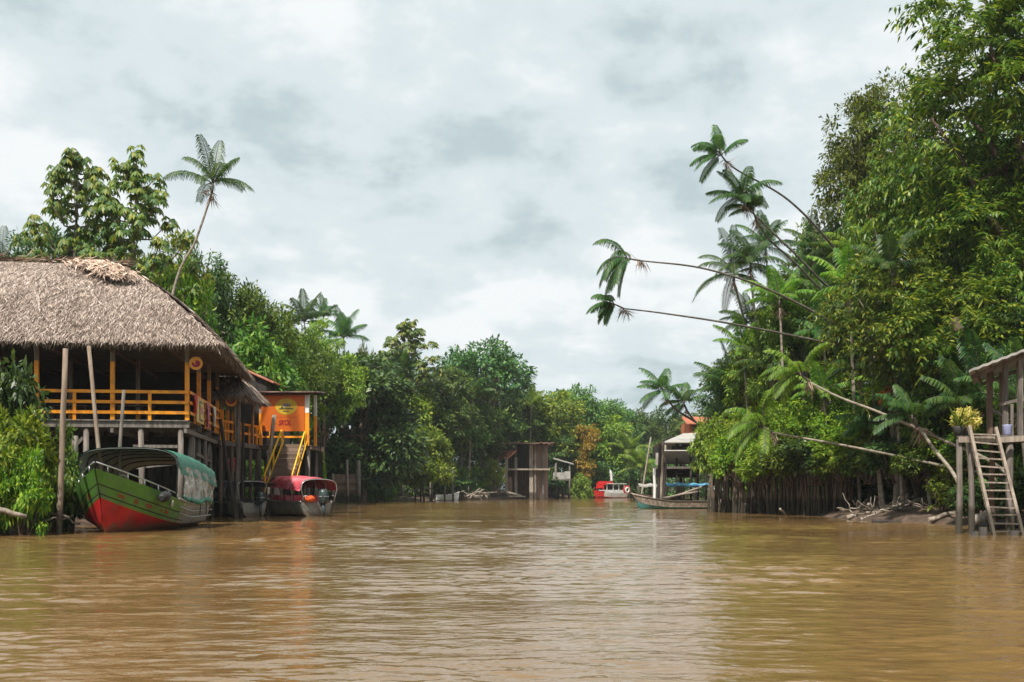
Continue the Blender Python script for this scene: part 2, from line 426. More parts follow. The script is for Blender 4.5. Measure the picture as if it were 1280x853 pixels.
def water_mat():
    m, N, L, bs = new_mat('muddy_river_water')
    t = N.new('ShaderNodeTexCoord')
    def nz(scale, sx, sy, detail, rough=.5, dist=0.0):
        mp = N.new('ShaderNodeMapping'); mp.inputs['Scale'].default_value = (sx, sy, 1)
        mp.inputs['Rotation'].default_value = (0, 0, R(8))
        L.new(t.outputs['Object'], mp.inputs['Vector'])
        n = N.new('ShaderNodeTexNoise'); n.inputs['Scale'].default_value = scale
        n.inputs['Detail'].default_value = detail; n.inputs['Roughness'].default_value = rough
        n.inputs['Distortion'].default_value = dist
        L.new(mp.outputs[0], n.inputs['Vector'])
        return n.outputs['Fac']
    def mth(op, a, b):
        n = N.new('ShaderNodeMath'); n.operation = op
        for i, x in enumerate((a, b)):
            if isinstance(x, (int, float)): n.inputs[i].default_value = x
            else: L.new(x, n.inputs[i])
        return n.outputs[0]
    chop = nz(.85, .6, 1.0, 2, .5, .9)
    rip = nz(2.6, .6, 1.05, 3, .55, .6)
    fine = nz(7., .75, 1.1, 3, .55, .3)
    gust = nz(.10, .5, 1.4, 3, .6, .6)
    gm = N.new('ShaderNodeMapRange'); gm.inputs['From Min'].default_value = .38; gm.inputs['From Max'].default_value = .62
    gm.inputs['To Min'].default_value = .55; gm.inputs['To Max'].default_value = 1.25
    L.new(gust, gm.inputs['Value'])
    h = mth('ADD', mth('MULTIPLY', chop, .03), mth('ADD', mth('MULTIPLY', rip, .020), mth('MULTIPLY', fine, .0065)))
    h = mth('MULTIPLY', h, gm.outputs[0])
    b = N.new('ShaderNodeBump'); b.inputs['Strength'].default_value = 1.0; b.inputs['Distance'].default_value = 1.0
    L.new(h, b.inputs['Height']); L.new(b.outputs[0], bs.inputs['Normal'])
    cr = N.new('ShaderNodeValToRGB'); ee = cr.color_ramp.elements
    ee[0].position = .35; ee[0].color = (.145, .084, .030, 1); ee[1].position = .65; ee[1].color = (.195, .118, .046, 1)
    L.new(nz(.05, .5, 1, 3), cr.inputs['Fac']); L.new(cr.outputs[0], bs.inputs['Base Color'])
    bs.inputs['Roughness'].default_value = .06
    bs.inputs['IOR'].default_value = 1.33
    bs.inputs['Specular IOR Level'].default_value = .5
    return m
wm = grid_mesh('water', np.array([-3000, -300, -60, -20, 0, 20, 60, 300, 3000.]), np.array([-300, 0, 20, 60, 120, 250, 600, 4000.]), lambda x, y: 0 * x)
bpy.data.meshes.remove(wm)
def water_mesh():
    """wide sheet, with real wavelets modelled on the reach in front of the boats"""
    r_ = np.random.default_rng(42)
    ys_ = np.concatenate([np.arange(6.5, 14, .04), np.arange(14, 24, .055), np.arange(24, 36, .08), np.arange(36, 58, .13), np.arange(58, 150, .28)])
    nx = 420; u = np.linspace(-1, 1, nx)
    hw = 4.2 + ys_ * .50
    X = hw[:, None] * u[None]; Y = np.repeat(ys_[:, None], nx, 1); Z = np.zeros_like(X)
    gust = .62 + .38 * np.sin(X * .21 + 1.3 * np.sin(Y * .17) + 1.0) * np.sin(Y * .33 + .9 * np.sin(X * .15)) + .22 * np.sin(X * .9 + Y * .5) * np.sin(Y * 1.1 - X * .3)
    for i in range(90):
        lam = .14 * (1.9 / .14) ** (r_.random() ** 1.7)
        th = R(90) + r_.normal(0, R(30)); k = 2 * math.pi / lam
        slope = .0195 * (lam / .6) ** .05
        ph = r_.uniform(0, 6.28)
        damp = np.clip((lam - np.where(Y > 58, .62, np.where(Y > 36, .3, .0028 * Y))) / .12, 0, 1)
        Z += slope / k * np.sin(k * (X * math.cos(th) + Y * math.sin(th)) + ph + .9 * np.sin(X * .37 + i) + .7 * np.sin(Y * .29 + 2 * i)) * damp
    Z *= gust
    edge = np.clip(np.minimum(np.minimum((1 - np.abs(u))[None] * hw[:, None] / 1.5, (ys_[:, None] - 6.5) / .8), (150 - ys_[:, None]) / 20), 0, 1)
    Z = Z * edge - .05 + .056 * np.clip(edge * 6, 0, 1)
    v1 = np.stack([X, Y, Z], -1).reshape(-1, 3); i = np.arange(v1.shape[0]).reshape(len(ys_), nx)
    q1 = np.stack([i[:-1, :-1], i[:-1, 1:], i[1:, 1:], i[1:, :-1]], -1).reshape(-1, 4)
    gx = np.array([-3000, -300, -60, -20, 0, 20, 60, 300, 3000.]); gy = np.array([-300, 0, 20, 60, 120, 250, 600, 4000.])
    A, B = np.meshgrid(gx, gy); v2 = np.stack([A, B, 0 * A - .03], -1).reshape(-1, 3); j = np.arange(len(v2)).reshape(len(gy), len(gx)) + len(v1)
    q2 = np.stack([j[:-1, :-1], j[:-1, 1:], j[1:, 1:], j[1:, :-1]], -1).reshape(-1, 4)
    return np_mesh('water', np.concatenate([v1, v2]), np.concatenate([q1, q2]))
tag(link_mesh('water', water_mesh(), water_mat(), smooth=True), kind='structure')

# ------------------------------------------------------------------ foliage generators
def unit_rand(rng, n):
    return nrm(rng.normal(size=(n, 3)))

def kites(base, axis, nor, ln, wd, drop=0.0, mid=.42):
    """pointed leaves: base, two flanks, tip; bent over by drop"""
    axis = nrm(axis); side = nrm(np.cross(nor, axis)); n2 = np.cross(axis, side)
    ln = np.asarray(ln)[:, None]; wd = np.asarray(wd)[:, None]
    m = base + axis * ln * mid
    tip = base + axis * ln - np.array((0, 0, 1)) * ln * drop
    l = m + side * wd * .5 - n2 * wd * .12
    r = m - side * wd * .5 - n2 * wd * .12
    v = np.stack([base, l, tip, r], 1).reshape(-1, 3)
    return v, np.arange(len(v)).reshape(-1, 4)

class Leaves:
    def __init__(self): self.v, self.q, self.n = [], [], 0
    def add(self, v, q):
        self.v.append(v); self.q.append(q + self.n); self.n += len(v)
    def build(self, name, m, parent=None):
        v = np.concatenate(self.v)
        if parent is not None: v = v - world_loc(parent)
        return link_mesh(name, np_mesh(name, v, np.concatenate(self.q)), m, parent)

def leaf_clumps(lv, rng, cen, out, cr, nl, ll, droop=.25, flat=.55, asp=.45):
    n = len(cen) * nl
    c = np.repeat(cen, nl, 0); o = np.repeat(out, nl, 0)
    p = unit_rand(rng, n) * (rng.random((n, 1)) ** .45) * np.array((1, 1, flat)) * cr
    ax = nrm(p / cr * .8 + o * .5 + unit_rand(rng, n) * .7 + np.array((0, 0, -droop)))
    nr = nrm(np.array((0, 0, 1.0)) + o * .45 + unit_rand(rng, n) * .6)
    s = ll * rng.uniform(.65, 1.25, n)
    lv.add(*kites(c + p, ax, nr, s, s * asp, .12))

def leaf_sprays(lv, rng, cen, out, tl, nl, ll, asp=.36):
    """arched twigs with hanging leaves in two ranks"""
    for c, o in ((c_, o_) for c_, o_ in zip(cen, out) for _ in range(4)):
        d = nrm(o * np.array((1, 1, .45)) + rng.normal(0, .5, 3) * np.array((1, 1, .5)) + np.array((0, 0, .1)))
        t = np.sort(rng.random(nl))[:, None]
        L0 = tl * rng.uniform(.7, 1.3)
        p = c + d * t * L0 - np.array((0, 0, 1)) * (t ** 2) * L0 * rng.uniform(.15, .4)
        sd_ = nrm(np.cross(d, (0, 0, 1.0)))
        sg = np.where(np.arange(nl) % 2 == 0, 1, -1)[:, None]
        ax = sd_ * sg * .75 + d * .45 + np.array((0, 0, -1)) * rng.uniform(.0, .6, (nl, 1)) + rng.normal(0, .2, (nl, 3))
        nr = nrm(np.array((0, 0, 1.0)) + sd_ * sg * .5 + d * .3 + rng.normal(0, .25, (nl, 3)))
        s = ll * rng.uniform(.7, 1.2, nl)
        lv.add(*kites(p, ax, nr, s, s * asp, .18))

def lobes(rng, c, rad, nlobe, lr, low=-.35):
    d = unit_rand(rng, nlobe * 4)
    d = d[d[:, 2] > low]
    keep = [d[0]]
    for q in d[1:]:
        if len(keep) >= nlobe: break
        if min(np.linalg.norm(q - k) for k in keep) > 1.35 / math.sqrt(nlobe): keep.append(q)
    d = np.array(keep)
    pos = np.asarray(c) + d * np.asarray(rad) * rng.uniform(.5, .78, (len(d), 1))
    r = lr * rng.uniform(.7, 1.25, len(d))
    return pos, r, d

def crown_points(rng, pos, rad, n, flat=.8, up=.25):
    w = rad ** 2 / (rad ** 2).sum()
    cen, out = [], []
    for p, r, ww in zip(pos, rad, w):
        k = max(3, int(n * ww))
        u = nrm(unit_rand(rng, k) + np.array((0, 0, up)))
        cen.append(p + u * np.array((1, 1, flat)) * r * rng.uniform(.62, 1.08, (k, 1))); out.append(u)
    return np.concatenate(cen), np.concatenate(out)

def limb_mesh(rng, base, H0, tops, r0, lean=(0, 0), wob=.15):
    """tapered trunk, a limb to every lobe"""
    mb = MB()
    top = np.array((base[0] + lean[0], base[1] + lean[1], H0))
    tr = wobble((base[0], base[1], base[2] - .4), top, 7, wob, rng)
    mb.tube(tr, np.linspace(r0 * 1.15, r0 * .6, 7), 8)
    mb.tube([tr[0], tr[0] + (tr[1] - tr[0]) * .5], [r0 * 1.7, r0 * 1.05], 8)
    for t in tops:
        k = rng.integers(3, 7)
        a = tr[k]
        l = wobble(a, t, 5, wob * 1.2, rng, sag=.06 * np.linalg.norm(t - a))
        mb.tube(l, np.linspace(r0 * .42, r0 * .1, 5), 5)
    return mb

def make_tree(seed, H=14., R_=(5, 5, 4.5), trunk=.28, lean=(0, 0), nlobe=11, lr=2.0, n=150, nl=60, ll=.42, cr=.75, m='mid', bark='bark',
              style='clump', low=-.35, zc=None, flat=.55, asp=.45, bare=None):
    """prototype at the origin, root Empty > trunk, crown"""
    rng = np.random.default_rng(seed)
    zc = H - R_[2] if zc is None else zc
    root = bpy.data.objects.new('tree', None); COL.objects.link(root)
    pos, rad, d = lobes(rng, (lean[0], lean[1], zc), R_, nlobe, lr, low)
    limb_mesh(rng, (0, 0, 0), zc, pos, trunk, lean).build('trunk', M[bark], root)
    cen, out = crown_points(rng, pos, rad, n)
    lv = Leaves()
    if style == 'clump': leaf_clumps(lv, rng, cen, out, cr, nl, ll, flat=flat, asp=asp)
    else: leaf_sprays(lv, rng, cen, out, cr * 1.9, nl, ll, asp)
    lv.build('crown', L_[m], root)
    return root

def make_bush(seed, rad=(2, 2, 1.6), nlobe=9, lr=.8, n=80, nl=45, ll=.3, cr=.4, m='light', style='clump', asp=.5):
    rng = np.random.default_rng(seed)
    root = bpy.data.objects.new('bush', None); COL.objects.link(root)
    pos, rd, d = lobes(rng, (0, 0, rad[2] * .75), rad, nlobe, lr, -.45)
    mb = MB()
    for t in pos:
        mb.tube(wobble((rng.normal(0, .2), rng.normal(0, .2), -.3), t, 5, .08, rng), np.linspace(.06, .02, 5), 5)
    mb.build('stem', M['bark_brown'], root)
    cen, out = crown_points(rng, pos, rd, n)
    lv = Leaves()
    if style == 'clump': leaf_clumps(lv, rng, cen, out, cr, nl, ll, asp=asp)
    else: leaf_sprays(lv, rng, cen, out, cr * 1.8, nl, ll, asp)
    lv.build('foliage', L_[m], root)
    return root

def frond(lv, rng, base, d0, ln, g=.9, nleaf=40, lf=.62, lw=.055, hang=.7, ribs=None):
    """pinnate palm leaf: arching rib, two ranks of hanging leaflets"""
    k = 12
    p = [np.asarray(base, float)]; d = nrm(d0); ds = []
    for i in range(k):
        d = nrm(d + np.array((0, 0, -1)) * g / k * (0.6 + 1.1 * i / k))
        ds.append(d); p.append(p[-1] + d * ln / k)
    p = np.array(p); ds = np.array(ds + [ds[-1]])
    t = np.linspace(.13, 1.0, nleaf)
    idx = np.minimum((t * k).astype(int), k - 1); fr = (t * k - idx)[:, None]
    q = p[idx] * (1 - fr) + p[idx + 1] * fr; dd = ds[idx]
    sdv = nrm(np.cross(dd, np.array((0, 0, 1.0)) + rng.normal(0, .05, 3)))
    upv = np.cross(sdv, dd)
    prof = lf * (np.sin(np.pi * (t * .80 + .13)) ** .6)[:, None]
    vs, qs, nb = [], [], 0
    for sg in (1, -1):
        hg = hang * rng.uniform(.75, 1.25, (nleaf, 1))
        a1 = nrm(sdv * sg * .85 + dd * .5 + upv * .12 - np.array((0, 0, 1)) * hg * .25)
        a2 = nrm(sdv * sg * .45 + dd * .42 - np.array((0, 0, 1)) * hg * 1.2)
        L1 = prof * rng.uniform(.85, 1.1, (nleaf, 1))
        m1 = q + a1 * L1 * .5; tp = m1 + a2 * L1 * .55
        w = dd * lw * .43
        v = np.stack([q - w * .5, q + w * .5, m1 + w, m1 - w, tp + w * .25, tp - w * .25], 1).reshape(-1, 3)
        b = np.arange(nleaf)[:, None] * 6 + nb
        qs.append(np.concatenate([b + np.array((0, 1, 2, 3)), b + np.array((3, 2, 4, 5))]))
        vs.append(v); nb += nleaf * 6
    lv.add(np.concatenate(vs), np.concatenate(qs))
    if ribs is not None:
        ribs.tube(p, np.linspace(.035, .008, k + 1) * (ln / 3.0 + .3), 5)

def build_palm(name, path, label, group=None, nf=11, ln=2.6, m='palm', r=(.085, .05), bark='palm_trunk', seed=0, axis=None, spread=(.1, 1.25), g=.95,
               hang=.75, nleaf=34, lf=.62, lw=.06, cat='palm tree', fibre=True, skirt=0):
    """palm along a world-space trunk path; root at its base"""
    rng = np.random.default_rng(seed)
    path = np.asarray(path, float)
    root = thing(name, path[0], label, cat, group)
    # smooth the path
    tt = np.linspace(0, 1, 22); s = np.linspace(0, 1, len(path))
    deg = min(len(path) - 1, 3)
    pts = path
    tr = MB(); tr.tube(pts, np.linspace(r[0], r[1], len(pts)), 8)
    tr.build('trunk', M[bark], root)
    ax = nrm(pts[-1] - pts[-3]) if axis is None else nrm(axis)
    top = pts[-1]
    sh = MB(); sh.tube([top, top + ax * .35, top + ax * .75], [r[1] * 1.25, r[1] * 1.35, r[1] * .6], 8)
    sh.build('crownshaft', M['palm_dark'] if m == 'palm' else M['bark'], root)
    lv = Leaves(); rb = MB()
    e1 = nrm(np.cross(ax, (0.3, .2, 1.0) if abs(ax[2]) < .95 else (1.0, .2, 0))); e2 = np.cross(ax, e1)
    for i in range(nf):
        a = i * 2.39996 + rng.normal(0, .15)
        el_ = spread[0] + (spread[1] - spread[0]) * ((i + .5) / nf) + rng.normal(0, .06)
        d0 = ax * math.cos(el_) + (e1 * math.cos(a) + e2 * math.sin(a)) * math.sin(el_)
        frond(lv, rng, top + ax * rng.uniform(.45, .75), d0, ln * rng.uniform(.82, 1.12), g * rng.uniform(.8, 1.2), nleaf, lf, lw, hang, rb)
    lv.build('fronds' if False else 'crown', L_[m], root)
    rb.build('frond_rib', M['palm_dark'], root)
    if fibre:
        fl = Leaves(); n = 34
        b = top + ax * rng.uniform(-.25, .2, (n, 1)) + rng.normal(0, .03, (n, 3))
        d = nrm(rng.normal(0, .5, (n, 3)) + np.array((0, 0, -1.0)))
        fl.add(*kites(b, d, unit_rand(rng, n), rng.uniform(.4, 1.0, n), np.full(n, .06), 0))
        fl.build('fruit_stalk', M['dead_fibre'], root)
    if skirt:
        sl = Leaves()
        for i in range(skirt):
            a = rng.uniform(0, 6.28); d0 = np.array((math.cos(a) * .5, math.sin(a) * .5, -.5))
            frond(sl, rng, top, d0, ln * .8, 1.5, 20, lf * .7, lw, .9)
        sl.build('dead_fronds', M['dead_fibre'], root)
    return root

def make_cecropia(seed, H=16., spread=3.2, n=20, tiers=4, m='cecropia', lsize=.62, bark='bark'):
    rng = np.random.default_rng(seed)
    root = bpy.data.objects.new('cecropia', None); COL.objects.link(root)
    mb = MB()
    tr = wobble((0, 0, -.4), (rng.normal(0, .3), rng.normal(0, .3), H - .8), 9, .12, rng)
    mb.tube(tr, np.linspace(.17, .07, 9), 8)
    tips = [tr[-1] + np.array((0, 0, .5))]
    for i in range(n):
        f = (i + .5) / n
        z = H * (.58 + .40 * f)
        a = i * 2.4 + rng.normal(0, .3)
        rr = spread * (1.05 - .75 * f ** 1.6) * rng.uniform(.65, 1.1)
        b = np.array([np.interp(z - rr * .45, tr[:, 2], tr[:, k]) for k in range(3)])
        e_ = np.array((b[0] + math.cos(a) * rr, b[1] + math.sin(a) * rr, z + rng.normal(0, .2)))
        mid = (b + e_) / 2 + np.array((0, 0, -.2 * rr))
        mb.tube([b, mid, e_], [.06, .04, .028], 5)
        tips.append(e_)
        if rng.random() < .75:
            w = e_ * .55 + mid * .45 + rng.normal(0, .6, 3); tips.append(w); mb.tube([mid, w], [.03, .02], 4)
    mb.build('trunk', M[bark], root)
    lv = Leaves()
    for tp in tips:
        nlv = 9
        for j in range(nlv):
            a = j * 2.4 + rng.random(); el_ = rng.uniform(-.3, .75)
            pd = np.array((math.cos(a) * math.cos(el_), math.sin(a) * math.cos(el_), math.sin(el_)))
            c = tp + pd * rng.uniform(.35, .75)
            k = 8
            th = np.linspace(0, 2 * math.pi, k, endpoint=False) + rng.random()
            nrv = nrm(np.array((0, 0, 1)) + pd * .5 + rng.normal(0, .15, 3))
            e1 = nrm(np.cross(nrv, (1, .3, 0))); e2 = np.cross(nrv, e1)
            ax = np.cos(th)[:, None] * e1 + np.sin(th)[:, None] * e2 - np.array((0, 0, .55))
            s = lsize * rng.uniform(.8, 1.15, k)
            lv.add(*kites(np.repeat(c[None], k, 0), ax, np.repeat(nrv[None], k, 0), s, s * .42, .22, .6))
    lv.build('crown', L_[m], root)
    return root

used = {}
def plant(proto, kind, name, x, y, s, label, cat, group=None, rz=0.0, sz=None, z=None, tilt=(0, 0)):
    """the first time the prototype itself, then copies of it and its parts"""
    if kind in used: o = copy_tree(proto)
    else: o = proto; used[kind] = 1
    o.name = name
    o.location = (x, y, float(land_h(np.array(x), np.array(y))) if z is None else z)
    o.rotation_euler = (tilt[0], tilt[1], rz)
    o.scale = (s, s, s if sz is None else sz)
    for k in ('label', 'category', 'group'):
        if k in o: del o[k]
    return tag(o, label, cat, group)

# ------------------------------------------------------------------ thatched restaurant on stilts
class Frame:
    def __init__(self, o, deg, k=1.0):
        self.k = k; a = R(deg); self.o = np.array((o[0], o[1], 0.0)); self.x = np.array((math.cos(a), math.sin(a), 0)); self.y = np.array((-math.sin(a), math.cos(a), 0))
        self.rot = np.stack([self.x, self.y, (0, 0, 1)], 1) * k
    def __call__(self, u, v, z): return self.o + (self.x * u + self.y * v) * self.k + np.array((0, 0, CAM_H + (z - CAM_H) * self.k))

def thatch_face(lv, rng, F, quad, n, ln=(.35, .8), wd=(.028, .062), bulge=.35):
    """straw laid over a roof face: quad = eave a, eave b, ridge b, ridge a in (u, v, z)"""
    a, b, c, d = [F(*q) for q in quad]
    s = rng.random(n); t = rng.random(n)
    wa = np.linalg.norm(b - a); wb = np.linalg.norm(c - d)
    if wb < wa: t = 1 - np.sqrt(1 - t * (1 - (wb / wa) ** 2)) if wb > .01 else 1 - np.sqrt(1 - t)
    t = np.clip(t / (t.max() + 1e-6), 0, 1)
    s, t = s[:, None], t[:, None]
    p = (a * (1 - s) + b * s) * (1 - t) + (d * (1 - s) + c * s) * t
    nor = nrm(np.cross(b - a, (c + d) / 2 - (a + b) / 2)); nor = nor if nor[2] > 0 else -nor
    p = p + nor * (bulge * np.sin(np.pi * np.clip(t, 0, 1)) + .03 + .05 * rng.random((n, 1)))
    down = nrm((a + b) / 2 - (c + d) / 2); side = nrm(b - a)
    ax = down + side * rng.normal(0, .34, (n, 1)) + nor * rng.uniform(-.10, .14, (n, 1))
    nr = nor + side * rng.normal(0, .35, (n, 1)) + down * rng.normal(0, .25, (n, 1))
    lv.add(*kites(p, ax, nr, rng.uniform(*ln, n), rng.uniform(*wd, n), .05))

def fringe(lv, rng, a, b, n, ln=(.2, .52), out=None):
    s = rng.random((n, 1)); p = a * (1 - s) + b * s + rng.normal(0, .07, (n, 3))
    ax = np.array((0, 0, -1.0)) + rng.normal(0, .25, (n, 3))
    if out is not None: ax = ax + out * rng.uniform(0, .7, (n, 1))
    lv.add(*kites(p, ax, unit_rand(rng, n), rng.uniform(*ln, n), rng.uniform(.025, .06, n), 0))

def bed_face(mb, F, quad, n=8, bulge=.35, th=.0):
    a, b, c, d = [F(*q) for q in quad]
    nor = nrm(np.cross(b - a, (c + d) / 2 - (a + b) / 2)); nor = nor if nor[2] > 0 else -nor
    vs = []
    for i in range(n + 1):
        t = i / n
        for j in range(n + 1):
            s = j / n
            vs.append((a * (1 - s) + b * s) * (1 - t) + (d * (1 - s) + c * s) * t + nor * bulge * math.sin(math.pi * t))
    mb.arr(vs, [(i * (n + 1) + j, i * (n + 1) + j + 1, (i + 1) * (n + 1) + j + 1, (i + 1) * (n + 1) + j) for i in range(n) for j in range(n)])

def hip_roof(F, root, u0, u1, v0, v1, ze, ru0, ru1, rv, zr, n_front, n_side, rng, bulge=.35, mats=None, frin=900):
    lv = Leaves(); bed = MB()
    front = ((u0, v0, ze), (u1, v0, ze), (ru1, rv, zr), (ru0, rv, zr))
    right = ((u1, v0, ze), (u1, v1, ze), (ru1, rv, zr), (ru1, rv, zr))
    back = ((u1, v1, ze), (u0, v1, ze), (ru0, rv, zr), (ru1, rv, zr))
    left = ((u0, v1, ze), (u0, v0, ze), (ru0, rv, zr), (ru0, rv, zr))
    for q, n in ((front, n_front), (right, n_side), (back, n_front // 4), (left, n_side // 4)):
        bed_face(bed, F, q, 10, bulge); thatch_face(lv, rng, F, q, n, bulge=bulge)
    # soffit closing the roof underneath
    bed.arr([F(u0, v0, ze - .02), F(u1, v0, ze - .02), F(u1, v1, ze - .02), F(u0, v1, ze - .02)], [(0, 1, 2, 3)])
    for (p, q, o) in ((F(u0, v0, ze), F(u1, v0, ze), -F.y), (F(u1, v0, ze), F(u1, v1, ze), F.x)):
        fringe(lv, rng, p, q, frin, out=o)
    rf = bed.build('thatch_roof', M['thatch_base'], root)
    lv.build('straw', M['thatch'], rf)
    return rf

def plank_deck(root, F, u0, u1, v0, v1, z, name='deck', m='grey_wood', along='u'):
    mb = MB(); w = .2
    n = int((v1 - v0) / w)
    for i in range(n):
        v = v0 + (i + .5) * (v1 - v0) / n
        mb.box(F((u0 + u1) / 2, v, z - .03), (u1 - u0 + .06 * math.sin(i * 7.3), (v1 - v0) / n - .015, .05), F.rot)
    return mb.build(name, M[m], root)

rng = np.random.default_rng(5)
FR = Frame((-14.96, 52.36), 8.5, 1.1)
rest = thing('thatched_restaurant', FR(-6, 5, 0), 'big open stilt restaurant with a shaggy palm thatch roof and orange railings', 'restaurant')
hip_roof(FR, rest, -17.5, 1.4, -1.2, 13.0, 7.66, -13.5, -3.85, 6.0, 12.05, 80000, 46000, rng, frin=2600)
rc = Leaves()   # fresh leaf patch by the ridge end
n = 1500
th = rng.random((n, 1)); sp = rng.normal(0, 1, (n, 1))
pp = FR(-5.2, 5.5, 12.12) + FR.x * (th * 2.4 - .1 + sp * .42) + (-FR.y * 4.1 + np.array((0, 0, -2.45))) * (th * .62 + .02) + rng.normal(0, .05, (n, 3)) + np.array((0, -.06, .06)) + np.array((0, -.22, .30)) * np.sin(np.pi * th * .6)
ax = -FR.y * .8 + np.array((0, 0, -.55)) + FR.x * rng.normal(.5, .6, (n, 1)) + rng.normal(0, .15, (n, 3))
rc.add(*kites(pp, ax, np.array((0, -.6, .8)) + rng.normal(0, .4, (n, 3)), rng.uniform(.3, .7, n), rng.uniform(.045, .1, n), .05))
rg = 700
pp = FR(0, 6, 12.14) + FR.x * rng.uniform(-13.5, -3.8, (rg, 1)) + rng.normal(0, .09, (rg, 3))
rc.add(*kites(pp, FR.x + rng.normal(0, .25, (rg, 3)), np.array((0, 0, 1)) + rng.normal(0, .4, (rg, 3)), rng.uniform(.4, 1.0, rg), rng.uniform(.05, .1, rg), .02))
rc.build('ridge_cap', M['thatch_new'], rest)

plank_deck(rest, FR, -17, .05, -.05, 12, 4.5)
mb = MB()
for v in (0.1, 4, 8, 11.9): mb.beam(FR(-17, v, 4.3), FR(.1, v, 4.3), .14, .26)
for u in (-15, -12, -9, -6, -3, -.05): mb.beam(FR(u, -.1, 4.05), FR(u, 12, 4.05), .14, .2)
mb.build('deck_frame', M['grey_wood'], rest)
for i, u in enumerate((-16, -14, -12, -10, -8, -6, -4, -2, -.25)):
    for v in (.2, 4, 8, 11.8):
        jx, jy = rng.normal(0, .08, 2); s = MB()
        s.tube([FR(u + jx * 2, v + jy, -1), FR(u + jx, v, 4.2)], [.15, .13], 8)
        s.build('stilt', M['grey_wood'] if v < 1 else M['dark_wood'], rest)  # rows under the deck get the darker wood as painted shade
for (u, v) in ((-.1, 2.2), (-.15, 3.1), (-.2, 5.6), (-.1, 7.0), (-.2, 9.6)):
    s = MB(); s.tube([FR(u + rng.normal(0, .2), v, -1), FR(u, v, 4.2)], [.14, .12], 8); s.build('stilt', M['grey_wood'], rest)
for (a, b) in (((-.3, .3, 3.9), (1.0 - 1.5, 3.6, 1.2)), ((-2.2, .2, 3.4), (-.4, .2, 3.4)), ((-2.2, .25, 2.5), (-.4, .25, 2.7)), ((-6, .3, 1.6), (-4.2, .3, 3.8)), ((-.1, 4, 3.2), (-.1, 10, 3.0)), ((-.1, 6, 1.2), (-.1, 9, 3.8))):
    s = MB(); s.beam(FR(*a), FR(*b), .06, .14); s.build('brace', M['grey_wood'], rest)
# floor-to-bank backing of boards under the deck (added, dark colour stands in for the shade)
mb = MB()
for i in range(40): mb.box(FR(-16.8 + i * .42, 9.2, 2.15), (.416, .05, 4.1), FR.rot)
mb.build('underfloor_shade_boarding', M['dark_wood'], rest)
def two_tone_post(root, p, z0, z1, zs, w=.17, name='post'):
    s = MB()
    s.box((p[0], p[1], FR(0, 0, (z0 + zs) / 2)[2]), (w, w, zs - z0), FR.rot, 0)
    s.box((p[0], p[1], FR(0, 0, (zs + z1) / 2)[2]), (w * .98, w * .98, z1 - zs), FR.rot, 1)
    return s.build(name, [M['orange'], M['tan_wood']], root)
for u in (0, -3, -6, -9, -12, -15): two_tone_post(rest, FR(u, .08, 0), 4.5, 7.7, 6.9)
for v in (4, 8, 11.8): two_tone_post(rest, FR(-.0, v, 0), 4.5, 7.7, 6.9)
for u in (-3, -6, -9, -12): 
    for v in (6, 11.8): two_tone_post(rest, FR(u, v, 0), 4.5, 7.7, 5.3)
s = MB()
for z in (5.66, 5.23, 4.80): s.box(FR(-8.5, -.06, z), (17.2, .05, .13), FR.rot)
for u in (-1.5, -4.5, -7.5, -10.5, -13.5): s.box(FR(u, .0, 5.08), (.13, .09, 1.22), FR.rot)
s.build('railing', M['orange'], rest)
s = MB()
for z in (5.66, 5.23, 4.80): s.box(FR(.14, 6, z), (.05, 11.9, .12), FR.rot)
for v in (2, 6, 10): s.box(FR(.08, v, 5.08), (.09, .13, 1.22), FR.rot)
s.build('railing', M['orange'], rest)
s = MB()
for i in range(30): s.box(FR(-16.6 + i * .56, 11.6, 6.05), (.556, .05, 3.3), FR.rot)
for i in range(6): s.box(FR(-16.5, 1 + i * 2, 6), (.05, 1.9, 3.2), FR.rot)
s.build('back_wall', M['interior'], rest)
s = MB(); s.box(FR(-7, 8.6, 5.05), (6, .7, 1.1), FR.rot); s.box(FR(-7, 8.55, 5.63), (6.3, .9, .06), FR.rot)
for i in range(5): s.box(FR(-10 + i * 1.6, 11.2, 6.4), (1.2, .3, .06), FR.rot)
s.build('bar_counter', M['dark_wood'], rest)
for i in range(7):
    s = MB(); s.beam(FR(-15 + i * 2.4, -1, 7.36), FR(-15 + i * 2.4, 13, 7.36), .1, .14); s.build('rafter', M['brown_wood'], rest)

for (u, v, c) in ((-2.5, 2.6, 0), (-5.3, 3.0, 0), (-8.2, 2.6, 0), (-10.8, 3.2, 0)):
    t = thing('dining_table', FR(u, v, 4.5), ['', ''][0] or 'dark wooden dining table', 'table', 'tables inside the thatched restaurant')
    t['label'] = 'wooden dining table in the shade behind the orange front railing'
    s = MB(); s.box(FR(u, v, 5.24), (1.5, .85, .05), FR.rot); s.build('tabletop', M['brown_wood'], t)
    for a in (-.65, .65):
        for b in (-.34, .34):
            s = MB(); s.box(FR(u + a, v + b, 4.86), (.07, .07, .70), FR.rot); s.build('leg', M['brown_wood'], t)
    for b in (-.75, .75):
        s = MB()
        s.box(FR(u, v + b, 4.95), (1.4, .3, .05), FR.rot)
        for a in (-.6, .6): s.box(FR(u + a, v + b, 4.71), (.06, .28, .42), FR.rot)
        s.solo('bench', M['brown_wood'], FR(u, v + b, 4.5), 'backless wooden bench beside a table behind the orange front railing', 'bench', 'benches inside the thatched restaurant')

